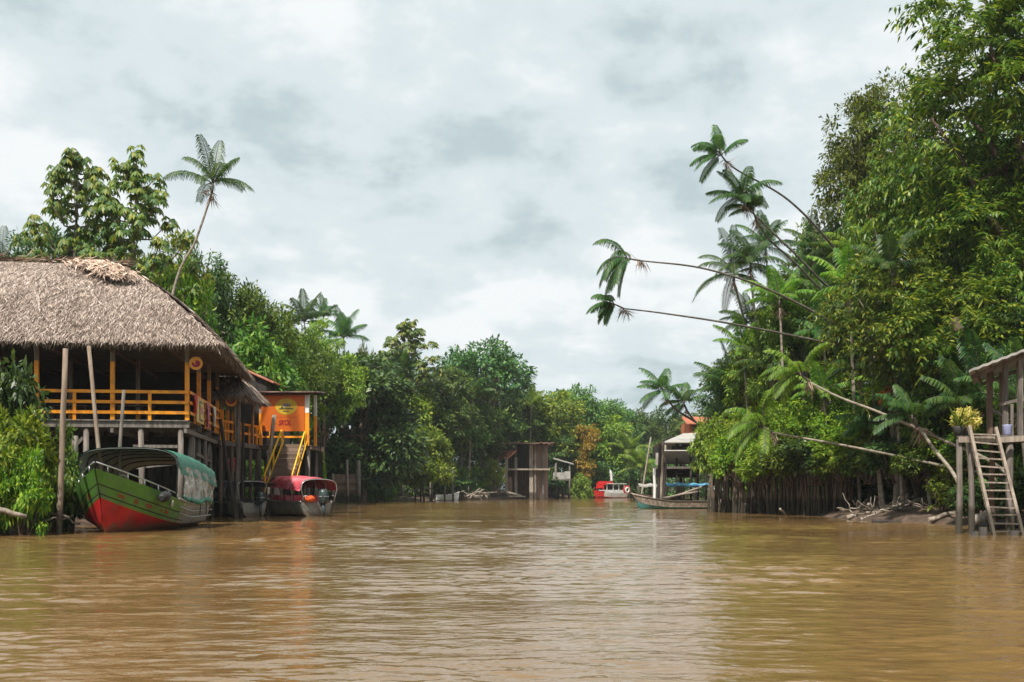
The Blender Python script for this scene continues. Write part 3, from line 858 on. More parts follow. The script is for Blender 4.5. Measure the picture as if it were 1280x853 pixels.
# round bar signs
def disc(mb, c, r, nrm_, th, m, k=28, sy=1.0):
    n_ = nrm(nrm_); e1 = nrm(np.cross(n_, (0, 0, 1.0))); e2 = np.cross(e1, n_) * 1.0
    if e2[2] < 0: e2 = -e2
    a = np.linspace(0, 2 * math.pi, k, endpoint=False)
    ring = np.asarray(c) + r * (np.cos(a)[:, None] * e1 + np.sin(a)[:, None] * e2 * sy)
    mb.arr(np.concatenate([ring, ring + n_ * th]), [tuple(range(k))[::-1], tuple(range(k, 2 * k))] + [(i, (i + 1) % k, k + (i + 1) % k, k + i) for i in range(k)], m)
    return e1, e2, n_
def round_sign(c, r, n_, label, arm_to):
    t = thing('round_sign', c, label, 'sign')
    s = MB(); disc(s, c, r, n_, .05, 0); s.build('sign_face', M['yellow_sign'], t)
    s = MB(); nn = nrm(n_); e1 = nrm(np.cross(nn, (0, 0, 1.0))); e1 = e1 if e1[0] > 0 else -e1; e2 = np.array((0, 0, 1.0)); f0 = np.asarray(c) + nn * .056
    # red swirling arrow
    k = 18; vs = []
    for i in range(k):
        a = R(-200 + 300 * i / (k - 1)); w = r * (.10 + .16 * math.sin(math.pi * min(1, i / (k - 1) * 1.15)))
        for q in (r * .46 + w, r * .46 - w): vs.append(f0 + e1 * q * math.cos(a) + e2 * q * math.sin(a) * .85)
    s.arr(vs, [(2 * i, 2 * i + 1, 2 * i + 3, 2 * i + 2) for i in range(k - 1)])
    s.arr([f0 + e1 * r * .05 + e2 * r * .30 + nn * .004, f0 + e1 * r * .62 + e2 * r * .30 + nn * .004, f0 + e1 * r * .42 - e2 * r * .18 + nn * .004, f0 - e1 * r * .2 - e2 * r * .05 + nn * .004], [(0, 1, 2, 3)])
    s.build('arrow_emblem', M['text_red'], t)
    s = MB(); s.beam(np.asarray(c) - nn * .03, arm_to, .04); s.build('bracket', M['dark_steel'], t)
M['yellow_sign'] = mat('round_sign_yellow', [(.60, .22, .012), (.68, .27, .02)], .4)
c = P(245, 454.5, 51.9)
round_sign(c, .30, (.15, -1, 0), 'round yellow sign with a red arrow swirl beside the corner post under the thatch eave', FR(0, .08, 0) * (1, 1, 0) + (0, 0, c[2]))
c = P(289, 501, 65.2)
round_sign(c, .34, (.2, -1, 0), 'round yellow sign with a red swirl hanging half hidden over the walkway', (c[0] + .1, c[1] + .4, c[2] + .4))

# posters and cloth on the end railing
t = thing('poster_board', FR(.2, 2.6, 4.7), 'yellow poster board with a framed pink picture on the end railing', 'poster')
s = MB(); s.box(FR(.22, 2.7, 5.05), (.03, 2.5, 1.05), FR.rot); s.build('board', M['poster'], t)
s = MB(); s.box(FR(.245, 2.9, 5.05), (.02, 1.2, .85), FR.rot); s.build('frame', M['pot'], t)
s = MB(); s.box(FR(.262, 2.9, 5.05), (.016, 1.0, .72), FR.rot); s.build('picture', M['poster'], t)
s = MB(); s.box(FR(.276, 2.9, 5.08), (.012, .7, .3), FR.rot); s.build('picture_band', M['pink'], t)
def cloth(name, p, w, h, m, label, cat='cloth', seed=1):
    r_ = np.random.default_rng(seed); s = MB(); nu, nv = 8, 8; vs = []
    for i in range(nv + 1):
        for j in range(nu + 1):
            a = (j / nu - .5) * w * (1 - .25 * i / nv)
            vs.append(np.asarray(p) + FR.y * a + FR.x * (.06 * math.sin(j * 1.9 + i * .3) + .05) + np.array((0, 0, -h * i / nv + .02 * math.sin(j * 2))))
    s.arr(vs, [(i * (nu + 1) + j, i * (nu + 1) + j + 1, (i + 1) * (nu + 1) + j + 1, (i + 1) * (nu + 1) + j) for i in range(nv) for j in range(nu)])
    # thickness
    b = len(vs); s.arr([v - FR.x * .015 for v in vs], [(i * (nu + 1) + j, (i + 1) * (nu + 1) + j, (i + 1) * (nu + 1) + j + 1, i * (nu + 1) + j + 1) for i in range(nv) for j in range(nu)])
    s.solo(name, M[m], p, label, cat, smooth=True)
cloth('red_cloth', FR(.2, .85, 5.62), .9, .85, 'red_gloss', 'red cloth hanging over the rail beside the restaurant corner post', seed=2)
cloth('pink_banner', FR(.22, 5.2, 5.6), .8, 1.25, 'pink', 'washed out pink banner hanging to the right of the framed poster', 'banner', 3)
cloth('white_cloth', FR(.22, 7.9, 5.6), .8, 1.0, 'white_paint', 'narrow white cloth hung on the end rail by the far corner', seed=4)
s = MB(); p = FR(-12.05, -.12, 6.35)
s.box(p, (.62, .03, .55), FR.rot)
s.solo('notice_board', M['white_paint'], p, 'small white notice board on the post above the bush', 'notice board')
s = MB(); s.box(P(48, 517.5, 50.4), (.42, .04, .34), FR.rot)
s.solo('notice_plate', M['white_paint'], P(48, 517.5, 50.4), 'small pale notice plate fixed low on the orange railing above the bush', 'notice')

# ------------------------------------------------------------------ poles in the water
def pole(p0, p1, r, m, label, seed, top_cut=False):
    r_ = np.random.default_rng(seed); s = MB()
    s.tube(wobble(p0, p1, 7, .018, r_), np.linspace(r * 1.08, r * .92, 7), 10)
    s.solo('mooring_pole', M[m], p0, label, 'pole', smooth=False)
def ext(a, b, z=-1.2):
    a = np.array(a); b = np.array(b); k = (a[2] - z) / (a[2] - b[2]); return a + (b - a) * k
pole(ext(P(82, 436, 40.6), P(74, 668, 40.6)), P(82, 436, 40.6), .10, 'tan_wood', 'tall tan pole standing in the water beside the green bush', 1)
pole(ext(P(111, 433, 46.2), P(123, 556, 45.6)), P(111, 433, 46.2), .085, 'tan_wood', 'leaning pale pole behind the green canopy, reaching under the eave', 2)
pole(ext(P(155, 488, 46.4), P(150, 560, 46.0)), P(155, 488, 46.4), .075, 'grey_wood', 'shorter grey pole rising behind the green canopy to the railing', 3)
pole(ext(P(94, 545, 46.4), P(89, 655, 46.4)), P(94, 545, 46.4), .14, 'grey_wood', 'short thick grey post between the bush and the green boat', 4)
pole(ext(P(299, 471, 66), P(296, 640, 66)), P(299, 471, 66), .16, 'grey_wood', 'tall grey pole by the walkway between the two thatch roofs and the boats', 5)
pole(ext(P(275, 524, 62), P(291, 628, 62)), P(275, 524, 62), .11, 'dark_wood', 'dark leaning pole below the far corner of the thatched restaurant', 6)
pole(ext(P(304, 520, 66), P(303, 640, 66)), P(304, 520, 66), .09, 'dark_wood', 'thin dark pole standing right of the tall grey pole', 7)
pole(ext(P(343, 519, 71), P(333, 596, 71)), P(343, 519, 71), .14, 'pale_wood', 'leaning brown post in front of the orange sign board', 8)

# ------------------------------------------------------------------ walkway and sign pavilion
wk = thing('walkway', (-17.2, 68, 0), 'raised wooden walkway with orange railings between the thatch roofs and the sign', 'walkway')
FW = Frame((-16.75, 65.2), -6)
plank_deck(wk, FW, -2.2, 0, 0, 7.0, 4.45)
s = MB(); s.beam(FW(0, 0, 4.28), FW(0, 7, 4.28), .12, .26); s.beam(FW(-2.2, 0, 4.28), FW(-2.2, 7, 4.28), .12, .26); s.build('deck_frame', M['grey_wood'], wk)
s = MB()
for z in (5.55, 5.0): s.box(FW(.06, 3.5, z), (.06, 7.0, .14), FW.rot)
for v in (.8, 2.2, 3.6, 5.0, 6.4): s.box(FW(.02, v, 5.0), (.1, .12, 1.15), FW.rot)
s.build('railing', M['orange'], wk)
for (v, zt) in ((.3, 6.9), (1.2, 6.9), (2.2, 6.6), (5.6, 7.2)):
    s = MB(); s.box(FW(.02, v, (4.45 + 6.2) / 2), (.17, .17, 1.75), m=0); s.box(FW(.02, v, (6.2 + zt) / 2), (.165, .165, zt - 6.2), m=1)
    s.build('post', [M['orange'], M['tan_wood']], wk)
for v in (.3, 2.0, 3.8, 5.4, 6.8):
    for u in (-.05, -2.1):
        s = MB(); s.tube([FW(u + rng.normal(0, .1), v, -1), FW(u, v, 4.3)], .12, 7); s.build('stilt', M['brown_wood'] if u > -1 else M['dark_wood'], wk)  # inner row darker, shade below the walkway put into the colour
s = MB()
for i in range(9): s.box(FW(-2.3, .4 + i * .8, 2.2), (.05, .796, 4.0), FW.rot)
s.build('underfloor_shade_boarding', M['dark_wood'], wk)  # dark backing added for the gloom below the walkway

hut = thing('thatched_shelter', (-17.2, 67.4, 0), 'small thatched shelter roof over the walkway behind the restaurant', 'shelter')
FH = Frame((-17.1, 66.9), 0)
hip_roof(FH, hut, -1.7, 1.8, -1.9, 3.4, 7.1, -.3, .3, .8, 8.6, 6000, 6000, rng, .12, frin=1500)
for (u, v) in ((-1.3, -1.4), (1.15, -1.4), (-1.3, 2.9), (1.15, 2.9)):
    s = MB(); s.tube([FH(u, v, 4.45), FH(u, v, 7.0)], .08, 7); s.build('post', M['grey_wood'], hut)
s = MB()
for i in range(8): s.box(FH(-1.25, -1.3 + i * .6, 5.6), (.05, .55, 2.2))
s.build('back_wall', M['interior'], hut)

# house with red tiles behind
hb = thing('tiled_house', (-19, 80, 0), 'dark wooden house with a red tiled roof behind the walkway', 'house')
s = MB(); e0 = P(342, 478, 76); e1 = P(300, 459, 76)
def tiled_slope(mb, a, b, depth, rows, m=0, amp=.05):
    """tile corrugations run from ridge b down to eave a; depth along +Y"""
    n = rows * 6; a = np.asarray(a); b = np.asarray(b); dv = np.asarray(depth, float); up = nrm(np.cross(dv, b - a)); up = up if up[2] > 0 else -up
    vs = []
    for i in range(n + 1):
        o = dv * i / n + up * amp * abs(math.sin(math.pi * i / 6))
        vs += [a + o, b + o, a + o - up * .08, b + o - up * .08]
    fs = []
    for i in range(n):
        k = 4 * i
        fs += [(k, k + 4, k + 5, k + 1), (k + 2, k + 3, k + 7, k + 6), (k, k + 2, k + 6, k + 4), (k + 1, k + 5, k + 7, k + 3)]
    fs += [(0, 1, 3, 2), (4 * n, 4 * n + 2, 4 * n + 3, 4 * n + 1)]
    mb.arr(vs, fs, m)
tiled_slope(s, e0, e1, (0, 9, 0), 22)
tiled_slope(s, e1 * 2 - e0 + np.array((0, 0, -2 * (e1[2] - e0[2]))), e1, (0, 9, 0), 22)
s.build('roof', M['tile_red'], hb)
s = MB(); s.box((px(300, 76), 80.3, 6.5), (3.4, 8, 5.4)); s.build('wall', M['dark_wood'], hb)
for (x, y) in ((-1.6, -3.6), (1.6, -3.6), (-1.6, 3.6), (1.6, 3.6)):
    s = MB(); s.tube([(px(300, 76) + x, 80.3 + y, -.5), (px(300, 76) + x, 80.3 + y, 4)], .14, 7); s.build('stilt', M['dark_wood'], hb)

pav = thing('sign_pavilion', (-14.3, 73, 0), 'small stilt landing pavilion with a tin roof and a yellow railed stairway', 'pavilion')
YP = 72.0
plank_deck(pav, Frame((px(323, YP), YP), 0), 0, 3.35, 0, 3.2, 4.4)
s = MB(); s.box((px(356, YP), YP + 1.6, 4.22), (3.4, 3.2, .16)); s.build('deck_frame', M['brown_wood'], pav)
for i, x in enumerate((326, 384)):
    for y in (YP, YP + 3):
        s = MB(); w = .26 if x > 350 and y < 73 else .18
        s.box((px(x, YP), y, 5.4), (w, w, 2.0 if i == 0 else 2.1), m=0); s.box((px(x, YP), y, 7.1), (w * .98, w * .98, 1.4), m=1)
        s.build('post', [M['orange'], M['white_paint'] if x > 350 else M['tan_wood']], pav)
s = MB(); z0, z1 = 7.72, 7.92
nn_ = 30
vs = []
xa, xb = px(318, YP), px(394, YP)
for i in range(nn_ * 2 + 1):
    x = xa + (xb - xa) * i / (nn_ * 2); dz = .035 * (i % 2)
    vs += [(x, YP - .7, z0 + dz), (x, YP + 4.0, z1 + .15 + dz), (x, YP - .7, z0 - .05 + dz), (x, YP + 4.0, z1 + .1 + dz)]
s.arr(vs, [f for i in range(nn_ * 2) for f in ((4 * i, 4 * i + 4, 4 * i + 5, 4 * i + 1), (4 * i + 2, 4 * i + 3, 4 * i + 7, 4 * i + 6), (4 * i, 4 * i + 2, 4 * i + 6, 4 * i + 4))])
s.build('roof', M['tin_brown'], pav)
s = MB(); s.beam((xa + .1, YP - .4, 7.62), (xb - .1, YP - .4, 7.62), .1, .14); s.build('roof_beam', M['dark_wood'], pav); s = MB(); s.beam((xa + .1, YP + 3, 7.9), (xb - .1, YP + 3, 7.9), .1, .12); s.build('roof_beam', M['dark_wood'], pav)
s = MB()
for z in (5.42, 4.92): s.box((px(355, YP), YP - .05, z), (3.3, .06, .12))
s.box((px(353, YP), YP - .02, 4.95), (.14, .12, 1.1))
s.build('railing', M['orange'], pav)
for x in (324, 340, 356, 372, 385):
    for y in (YP + .1, YP + 3):
        s = MB(); s.tube([(px(x, YP), y, -.8), (px(x, YP), y, 4.2)], .12, 7); s.build('stilt', M['grey_wood'], pav)
# stair
st0 = P(366.5, 557, YP - .1); st1 = P(352, 600, YP - 3.0)
st = MB(); k = 9; sw = 1.35
for i in range(k):
    c = st0 + (st1 - st0) * (i + .5) / k
    st.box(c, (sw, .36, .06)); st.box(c + np.array((0, .15, .10)), (sw - .04, .03, .2))
st.beam(st0 + np.array((-sw / 2, 0, -.1)), st1 + np.array((-sw / 2, 0, -.1)), .06, .24); st.beam(st0 + np.array((sw / 2, 0, -.1)), st1 + np.array((sw / 2, 0, -.1)), .06, .24)
stair = st.build('stairway', M['plank_dark'] if 'plank_dark' in M else M['plank'], pav)
for (a0, a1) in ((P(352, 538, YP - .15), P(330, 596, YP - 3.1)), (P(381, 540, YP - .15), P(364.5, 597, YP - 3.1))):
    s = MB(); s.beam(a0, a1, .07, .10); d = np.array((.13, 0, -.62)); s.beam(a0 + d, a1 + d, .06, .09)
    for f in (.02, .5, .97):
        q = a0 + (a1 - a0) * f; s.box(q + np.array((.04, 0, -.5)), (.09, .09, 1.15))
    s.build('handrail', M['yellow'], stair)
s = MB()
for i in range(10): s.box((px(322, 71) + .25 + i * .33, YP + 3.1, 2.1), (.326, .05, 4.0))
s.build('underfloor_shade_boarding', M['dark_wood'], pav)  # added dark backing, painted shade beneath the pavilion floor
ld = thing('boat_landing', (-14.6, 71, 0), 'low dark wooden landing stage at the foot of the yellow stair', 'landing stage')
plank_deck(ld, Frame((-15.6, 68.6), 0), 0, 2.6, 0, 2.6, 2.0, m='brown_wood')
for (x, y) in ((.1, .6), (2.5, .6), (.1, 2.5), (2.5, 2.5)):
    s = MB(); s.tube([(-15.6 + x, 68.6 + y, -1), (-15.6 + x, 68.6 + y, 2.0)], .12, 7); s.build('stilt', M['dark_wood'], ld)

# orange sign board with oval emblem and lettering
sg = thing('sign_board', (px(355, YP), YP - .2, 5.3), 'big orange sign board with a yellow oval emblem and red lettering', 'sign')
sx0, sx1 = px(327.5, YP), px(381.5, YP); sz0, sz1 = pz(539.5, YP), pz(493, YP)
s = MB(); s.box(((sx0 + sx1) / 2, YP - .16, (sz0 + sz1) / 2), (sx1 - sx0, .05, sz1 - sz0)); s.build('board', M['sign_orange'], sg)
oc = P(358, 508.5, YP - .19); oc[1] = YP - .19
s = MB(); disc(s, oc, .69, (0, -1, 0), .012, 0, 36, .75); oval = s.build('oval_emblem', M['logo_yellow'], sg)
s = MB()
f0 = oc + np.array((0, -.016, 0))
def shp(mb, pts, m=0): mb.arr([f0 + np.array((x, 0, z)) for x, z in pts] + [f0 + np.array((x, -.006, z)) for x, z in pts], [tuple(range(len(pts), 2 * len(pts)))] + [(i, (i + 1) % len(pts), len(pts) + (i + 1) % len(pts), len(pts) + i) for i in range(len(pts))], m)
shp(s, [(-.46, -.17), (.46, -.17), (.42, -.11), (.25, -.10), (-.30, -.10), (-.44, -.12)], 0)
shp(s, [(-.34, -.09), (-.22, -.09), (-.24, .06), (-.30, .02)], 0)
shp(s, [(-.24, -.31), (.22, -.33), (.12, -.28), (-.18, -.25)], 0)
shp(s, [(-.24, -.04), (.24, -.04), (.30, .10), (.20, .20), (.02, .24), (-.16, .19), (-.25, .09)], 1)
for i in range(3): shp(s, [(-.15 + i * .16, .02), (-.05 + i * .16, .02), (-.05 + i * .16, .12), (-.15 + i * .16, .12)], 0)
s.build('emblem_picture', [M['logo_dark'], M['logo_grey']], oval)
def text_mesh(name, body, size, x, y, z, m, parent, shear=0.0, ext_=.006, width=None, bold=0.0):
    cu = bpy.data.curves.new(name, 'FONT'); cu.body = body; cu.size = size; cu.extrude = ext_; cu.shear = shear; cu.align_x = 'CENTER'; cu.align_y = 'CENTER'; cu.offset = bold
    o = bpy.data.objects.new(name + '_tmp', cu); COL.objects.link(o)
    bpy.context.view_layer.update()
    me = bpy.data.meshes.new_from_object(o.evaluated_get(bpy.context.evaluated_depsgraph_get()))
    bpy.data.objects.remove(o)
    co = np.zeros(len(me.vertices) * 3, np.float32); me.vertices.foreach_get('co', co); co = co.reshape(-1, 3)
    if width: co[:, 0] *= width / max(1e-6, np.ptp(co[:, 0]))
    off = world_loc(parent)
    v = np.stack([co[:, 0] + x - off[0], -co[:, 2] + y - off[1], co[:, 1] + z - off[2]], 1)
    me.vertices.foreach_set('co', v.astype(np.float32).ravel()); me.update()
    me.materials.clear()
    return link_mesh(name, me, M[m], parent)
zt = pz(529, YP)
text_mesh('sign_lettering', 'SKOL', .44, px(356.5, YP), YP - .195, zt, 'text_red', sg, .3, .008, .80, .012)
s = MB(); xx = px(345.5, YP)   # the small line above is too blurred to read: strokes in word-sized runs
rr = np.random.default_rng(3)
for wlen in (2, 4, 1, 6, 4):
    for i in range(wlen):
        h = .085 + .02 * rr.random(); s.box((xx, YP - .19, pz(522, YP) + .01 * rr.normal()), (.012, .012, h)); s.box((xx + .022, YP - .19, pz(522, YP) + rr.choice([-.035, 0, .035])), (.034, .012, .014)); xx += .068
    xx += .05
s.build('small_lettering', M['text_red'], sg)

# fence of planks at the bank
YF = 134.0
pf = thing('plank_fence', (px(432, YF), YF, 0), 'brown plank wall on posts at the water left of the dark tree', 'fence')
s = MB()
for i in range(9): s.box(P(430.5, 594.5 + i * 2.75, YF), (px(446, YF) - px(414, YF) + .2 * math.sin(i * 3), .07, .27))
s.build('planks', M['plank'], pf)
for (x, y0) in ((416, 592), (434, 575), (448, 576)):
    s = MB(); a = P(x, y0, YF - .15); s.tube([(a[0] + .1, a[1], -1), a], [.26 if x == 448 else .18, .22 if x == 448 else .14], 7); s.build('post', M['pale_wood'] if x != 448 else M['grey_wood'], pf)

# ------------------------------------------------------------------ boats
class Boat:
    def __init__(self, stern, fwd, L, B, zs0, zs1, zc0, zc1, bow_pow=2.2, full=.5, rake=.09, keel=-.35, tw=.9):
        self.o = np.array((stern[0], stern[1], 0.0)); f = nrm(np.array((fwd[0], fwd[1], 0.0))); self.f = f; self.l = np.array((-f[1], f[0], 0)); self.L, self.B = L, B
        self.p = (zs0, zs1, zc0, zc1, bow_pow, full, rake, keel, tw)
    def T(self, x, y, z): return self.o + self.f * x + self.l * y + np.array((0, 0, z))
    def half(self, s):
        zs0, zs1, zc0, zc1, bp, full, rake, keel, tw = self.p
        a = max(0.0, (s - full) / (1 - full)); b = max(0.0, (.35 - s) / .35)
        return self.B / 2 * max(.012, 1 - a ** bp) * (1 - (1 - tw) * b ** 1.5)
    def zs(self, s):
        zs0, zs1 = self.p[0], self.p[1]; a = max(0.0, (s - .42) / .58); return zs0 + (zs1 - zs0) * a ** 1.6
    def section(self, s):
        zs0, zs1, zc0, zc1, bp, full, rake, keel, tw = self.p
        a = max(0.0, (s - full) / (1 - full)); h = self.half(s)
        hc = h * (.84 - .10 * a) ; zc = zc0 + (zc1 - zc0) * max(0, (s - .45) / .55) ** 1.8; zsh = self.zs(s)
        zk = keel + (zc - keel) * .45 * a ** 6
        out = []
        for f, y in ((1, h), (.50, hc + (h - hc) * .52), (.45, hc + (h - hc) * .47), (.17, hc + (h - hc) * .18), (.12, hc + (h - hc) * .13), (.04, hc + .01), (0, hc), (None, hc * .5), ('k', 0)):
            if f is None: z = zc + (zk - zc) * .62; lev = .25
            elif f == 'k': z = zk; lev = 0
            else: z = zc + (zsh - zc) * f; lev = .42 + .58 * f
            x = self.L * (s - rake * (1 - lev) * s ** 6)
            out.append((x, y, z))
        return out
    def at(self, s, z, inset=.05):
        """point on the inside of the hull at station s and height z (port side)"""
        zc, zsh = self.section(s)[6][2], self.zs(s); q = self.section(s)
        pr = sorted((p[2], p[1], p[0]) for p in q); zz = [p[0] for p in pr]
        return (np.interp(z, zz, [p[2] for p in pr]), max(.005, np.interp(z, zz, [p[1] for p in pr]) - inset), z)
    def hull(self, parent, mats, pick, n=26, name='hull'):
        mb = MB(); rings = []
        for i in range(n + 1):
            s = i / n; a = self.section(s)
            rings.append([self.T(*q) for q in a] + [self.T(x, -y, z) for x, y, z in a[-2::-1]])
        k = len(rings[0]); vs = [q for r_ in rings for q in r_]; b = len(mb.v)
        mb.v.extend([tuple(q) for q in vs])
        for i in range(n):
            for j in range(k - 1):
                band = min(j, k - 2 - j)
                mb.f.append((i * k + j, i * k + j + 1, (i + 1) * k + j + 1, (i + 1) * k + j)); mb.m.append(pick((i + .5) / n, band)); mb.sm.append(False)
        mb.f.append(tuple(range(k))); mb.m.append(pick(0, 9)); mb.sm.append(False)   # transom
        # inner floor and inner sides
        for i in range(n):
            for sg in (1, -1):
                q = []
                for ii in (i, i + 1):
                    s = ii / n; z = self.zs(s); a = self.at(s, z - .01, .03); b = self.at(s, max(.12, z - .75), .06)
                    q.append((self.T(a[0], sg * a[1], a[2]), self.T(b[0], sg * b[1], b[2])))
                mb.arr([q[0][0], q[1][0], q[1][1], q[0][1]], [(0, 1, 2, 3)], pick(.3, 8))
                z0 = max(.12, self.zs(i / n) - .75); z1 = max(.12, self.zs((i + 1) / n) - .75)
                mb.arr([q[0][1], q[1][1], self.T(self.at((i + 1) / n, z1)[0], 0, z1), self.T(self.at(i / n, z0)[0], 0, z0)], [(0, 1, 2, 3)], pick(.3, 8))
        return mb.build(name, mats, parent)
    def gunwale(self, parent, m, s0=0, s1=1, dz=.03, r=.045, n=30, name='gunwale'):
        for sg in (1, -1):
            mb = MB(); mb.tube([self.T(self.L * s, sg * self.half(s), self.zs(s) + dz) for s in np.linspace(s0, s1, n)], r, 6)
            mb.build(name, m, parent)
    def foredeck(self, parent, m, s0=.78, dz=-.06):
        mb = MB(); n = 10; vs = []
        for s in np.linspace(s0, .995, n + 1):
            for y in (-1, 0, 1): vs.append(self.T(self.L * s, y * self.half(s) * .97, self.zs(s) + dz + (.05 if y == 0 else 0)))
        mb.arr(vs, [(i * 3 + j, i * 3 + j + 1, i * 3 + j + 4, i * 3 + j + 3) for i in range(n) for j in (0, 1)])
        mb.arr([self.T(self.at(s0, z)[0], y * self.at(s0, z)[1], z) for y, z in ((-1, self.zs(s0) - .6), (1, self.zs(s0) - .6), (1, self.zs(s0) + dz), (-1, self.zs(s0) + dz))], [(0, 1, 2, 3)])
        return mb.build('foredeck', m, parent)
    def canopy(self, parent, mats, x0, x1, w, ze, rise, skirt=.22, n=14, sag=.04, endslope=0.0, nh=7, hoop=None):
        """arched awning with a scalloped skirt on both edges"""
        mb = MB(); k = 12; vs = []
        def pt(x, a, extra=0.0):
            t = (x - x0) / (x1 - x0)
            y = math.copysign(abs(math.sin(a)) ** .72, a) * w; z = ze + rise * ((math.cos(a) - math.cos(R(82))) / (1 - math.cos(R(82)))) ** .5 - sag * math.sin(math.pi * ((t * (nh - 1)) % 1)) - endslope * (1 - t) ** 2
            return self.T(x, y * (1 + extra * .02), z + extra * .03)
        ang = np.linspace(R(-82), R(82), k + 1)
        ns = n * 3
        for layer in (1, -1):
            b = len(mb.v); vs = [pt(x0 + (x1 - x0) * i / ns, a, layer * .5) for i in range(ns + 1) for a in ang]
            mb.arr(vs, [(i * (k + 1) + j, i * (k + 1) + j + 1, (i + 1) * (k + 1) + j + 1, (i + 1) * (k + 1) + j) for i in range(ns) for j in range(k)], 0 if layer > 0 else 1, True)
        for a in (ang[0], ang[-1]):
            vs = []
            for i in range(ns + 1):
                p = pt(x0 + (x1 - x0) * i / ns, a); q = p + np.array((0, 0, -skirt * (.75 + .25 * abs(math.sin(i * math.pi / 3.0))))) + self.l * (.05 * np.sign(a)) + self.l * .02 * math.sin(i * 2.1)
                vs += [p, q]
            mb.arr(vs, [(2 * i, 2 * i + 2, 2 * i + 3, 2 * i + 1) for i in range(ns)], 0, True)
        c = mb.build('canopy', mats, parent)
        if hoop:
            for i in range(nh):
                s = MB(); x = x0 + (x1 - x0) * i / (nh - 1)
                pts = [pt(x, a, -1.2) for a in ang]
                yb = self.half(min(1, max(0, x / self.L))) * .97; zb = self.zs(min(1, max(0, x / self.L)))
                pts = [self.T(x, -yb, zb)] + pts + [self.T(x, yb, zb)]
                s.tube(pts, .028, 6); s.build('canopy_hoop', hoop, parent)
        return c

# --- big green river boat
gb = Boat((-15.3, 51.2), (.035, -1), 10.5, 4.1, .98, 2.36, .22, 1.30, 2.3, .48, .10, -.4, .86)
gr = thing('passenger_boat', gb.T(6, 0, 0), 'green river boat with a red bottom, green canopy and clear plastic side curtains', 'boat')
def pick_g(s, b):
    if b == 9: return 2
    if b == 8: return 5
    if b >= 6: return 1 if s > .47 else 2
    if s < .50: return 2
    if b in (1, 3): return 3
    if s < .56: return 4
    return 0
gb.hull(gr, [M['green_paint'], M['red_paint'], M['grey_hull'], M['black'], M['olive_hull'], M['dark_wood']], pick_g, 40)
gb.gunwale(gr, M['grey_hull'], 0, .62, .02, .05); gb.foredeck(gr, M['green_paint'], .72, -.03)
s = MB()      # strakes along the aft side
for dz, r_ in ((-.28, .035), (-.52, .03)):
    for sg in (1, -1): s.tube([gb.T(gb.L * q, sg * (gb.half(q) + .01 + dz * .10), gb.zs(q) + dz) for q in np.linspace(.0, .60, 20)], r_, 6)
s.build('rubbing_strake', M['grey_hull'], gr)
s = MB()
for sg in (1, -1):
    qs = np.linspace(.60, .995, 12)
    s.tube([gb.T(gb.L * q, sg * gb.half(q) * .93, gb.zs(q) + .24) for q in qs], .026, 6)
    for q in qs[::2]: s.tube([gb.T(gb.L * q, sg * gb.half(q) * .95, gb.zs(q)), gb.T(gb.L * q, sg * gb.half(q) * .93, gb.zs(q) + .24)], .022, 5)
s.build('bow_rail', M['steel'], gr)
gb.canopy(gr, [M['canopy_green'], M['liner']], .2, 6.6, 2.02, 2.45, .80, .26, 14, .03, .50, 7, M['dark_steel'])
def clear_plastic():
    m, N, L, bs = new_mat('clear_plastic_sheet')
    t = N.new('ShaderNodeTexCoord'); nz = N.new('ShaderNodeTexNoise'); nz.inputs['Scale'].default_value = 1.6; nz.inputs['Detail'].default_value = 4; nz.inputs['Distortion'].default_value = 1.2
    L.new(t.outputs['Object'], nz.inputs['Vector'])
    b = N.new('ShaderNodeBump'); b.inputs['Strength'].default_value = .8; b.inputs['Distance'].default_value = .25
    L.new(nz.outputs['Fac'], b.inputs['Height']); L.new(b.outputs[0], bs.inputs['Normal'])
    mr = N.new('ShaderNodeMapRange'); mr.inputs['From Min'].default_value = .4; mr.inputs['From Max'].default_value = .66; mr.inputs['To Min'].default_value = .38; mr.inputs['To Max'].default_value = .85
    L.new(nz.outputs['Fac'], mr.inputs['Value']); L.new(mr.outputs[0], bs.inputs['Alpha'])
    bs.inputs['Base Color'].default_value = (.62, .63, .60, 1); bs.inputs['Roughness'].default_value = .18; bs.inputs['Specular IOR Level'].default_value = .9
    return m
M['plastic'] = clear_plastic()
for sg in (1, -1):      # curtains
    s = MB(); nu, nv = 26, 8; vs = []
    x0c, x1c = .3, 6.0
    for i in range(nv + 1):
        for j in range(nu + 1):
            x = x0c + (x1c - x0c) * j / nu; q = x / gb.L; t = i / nv
            zt_ = 2.5 - .50 * (1 - (x - .2) / 6.4) ** 2; zb_ = gb.zs(q) + .12
            y = (2.03 * (1 - t) + (gb.half(q) + .03) * t) + .05 * math.sin(j * 1.7) * t + .03 * math.sin(j * .9 + i)
            vs.append(gb.T(x, sg * y, zt_ * (1 - t) + zb_ * t))
    s.arr(vs, [(i * (nu + 1) + j, i * (nu + 1) + j + 1, (i + 1) * (nu + 1) + j + 1, (i + 1) * (nu + 1) + j) for i in range(nv) for j in range(nu)], 0, True)
    s.build('side_curtain', M['plastic'], gr)
    s = MB(); r_ = np.random.default_rng(9)
    pts = [gb.T(x, sg * (gb.half(x / gb.L) + .06 + .03 * r_.normal()), gb.zs(x / gb.L) + .13 + .04 * r_.normal()) for x in np.linspace(x0c, x1c, 24)]
    s.tube(pts, r_.uniform(.07, .12, 24) * np.minimum(1, np.minimum(np.arange(24), 23 - np.arange(24)) / 2.5 + .25), 7); s.build('rolled_curtain_hem', M['canopy_green'], gr)
s = MB()
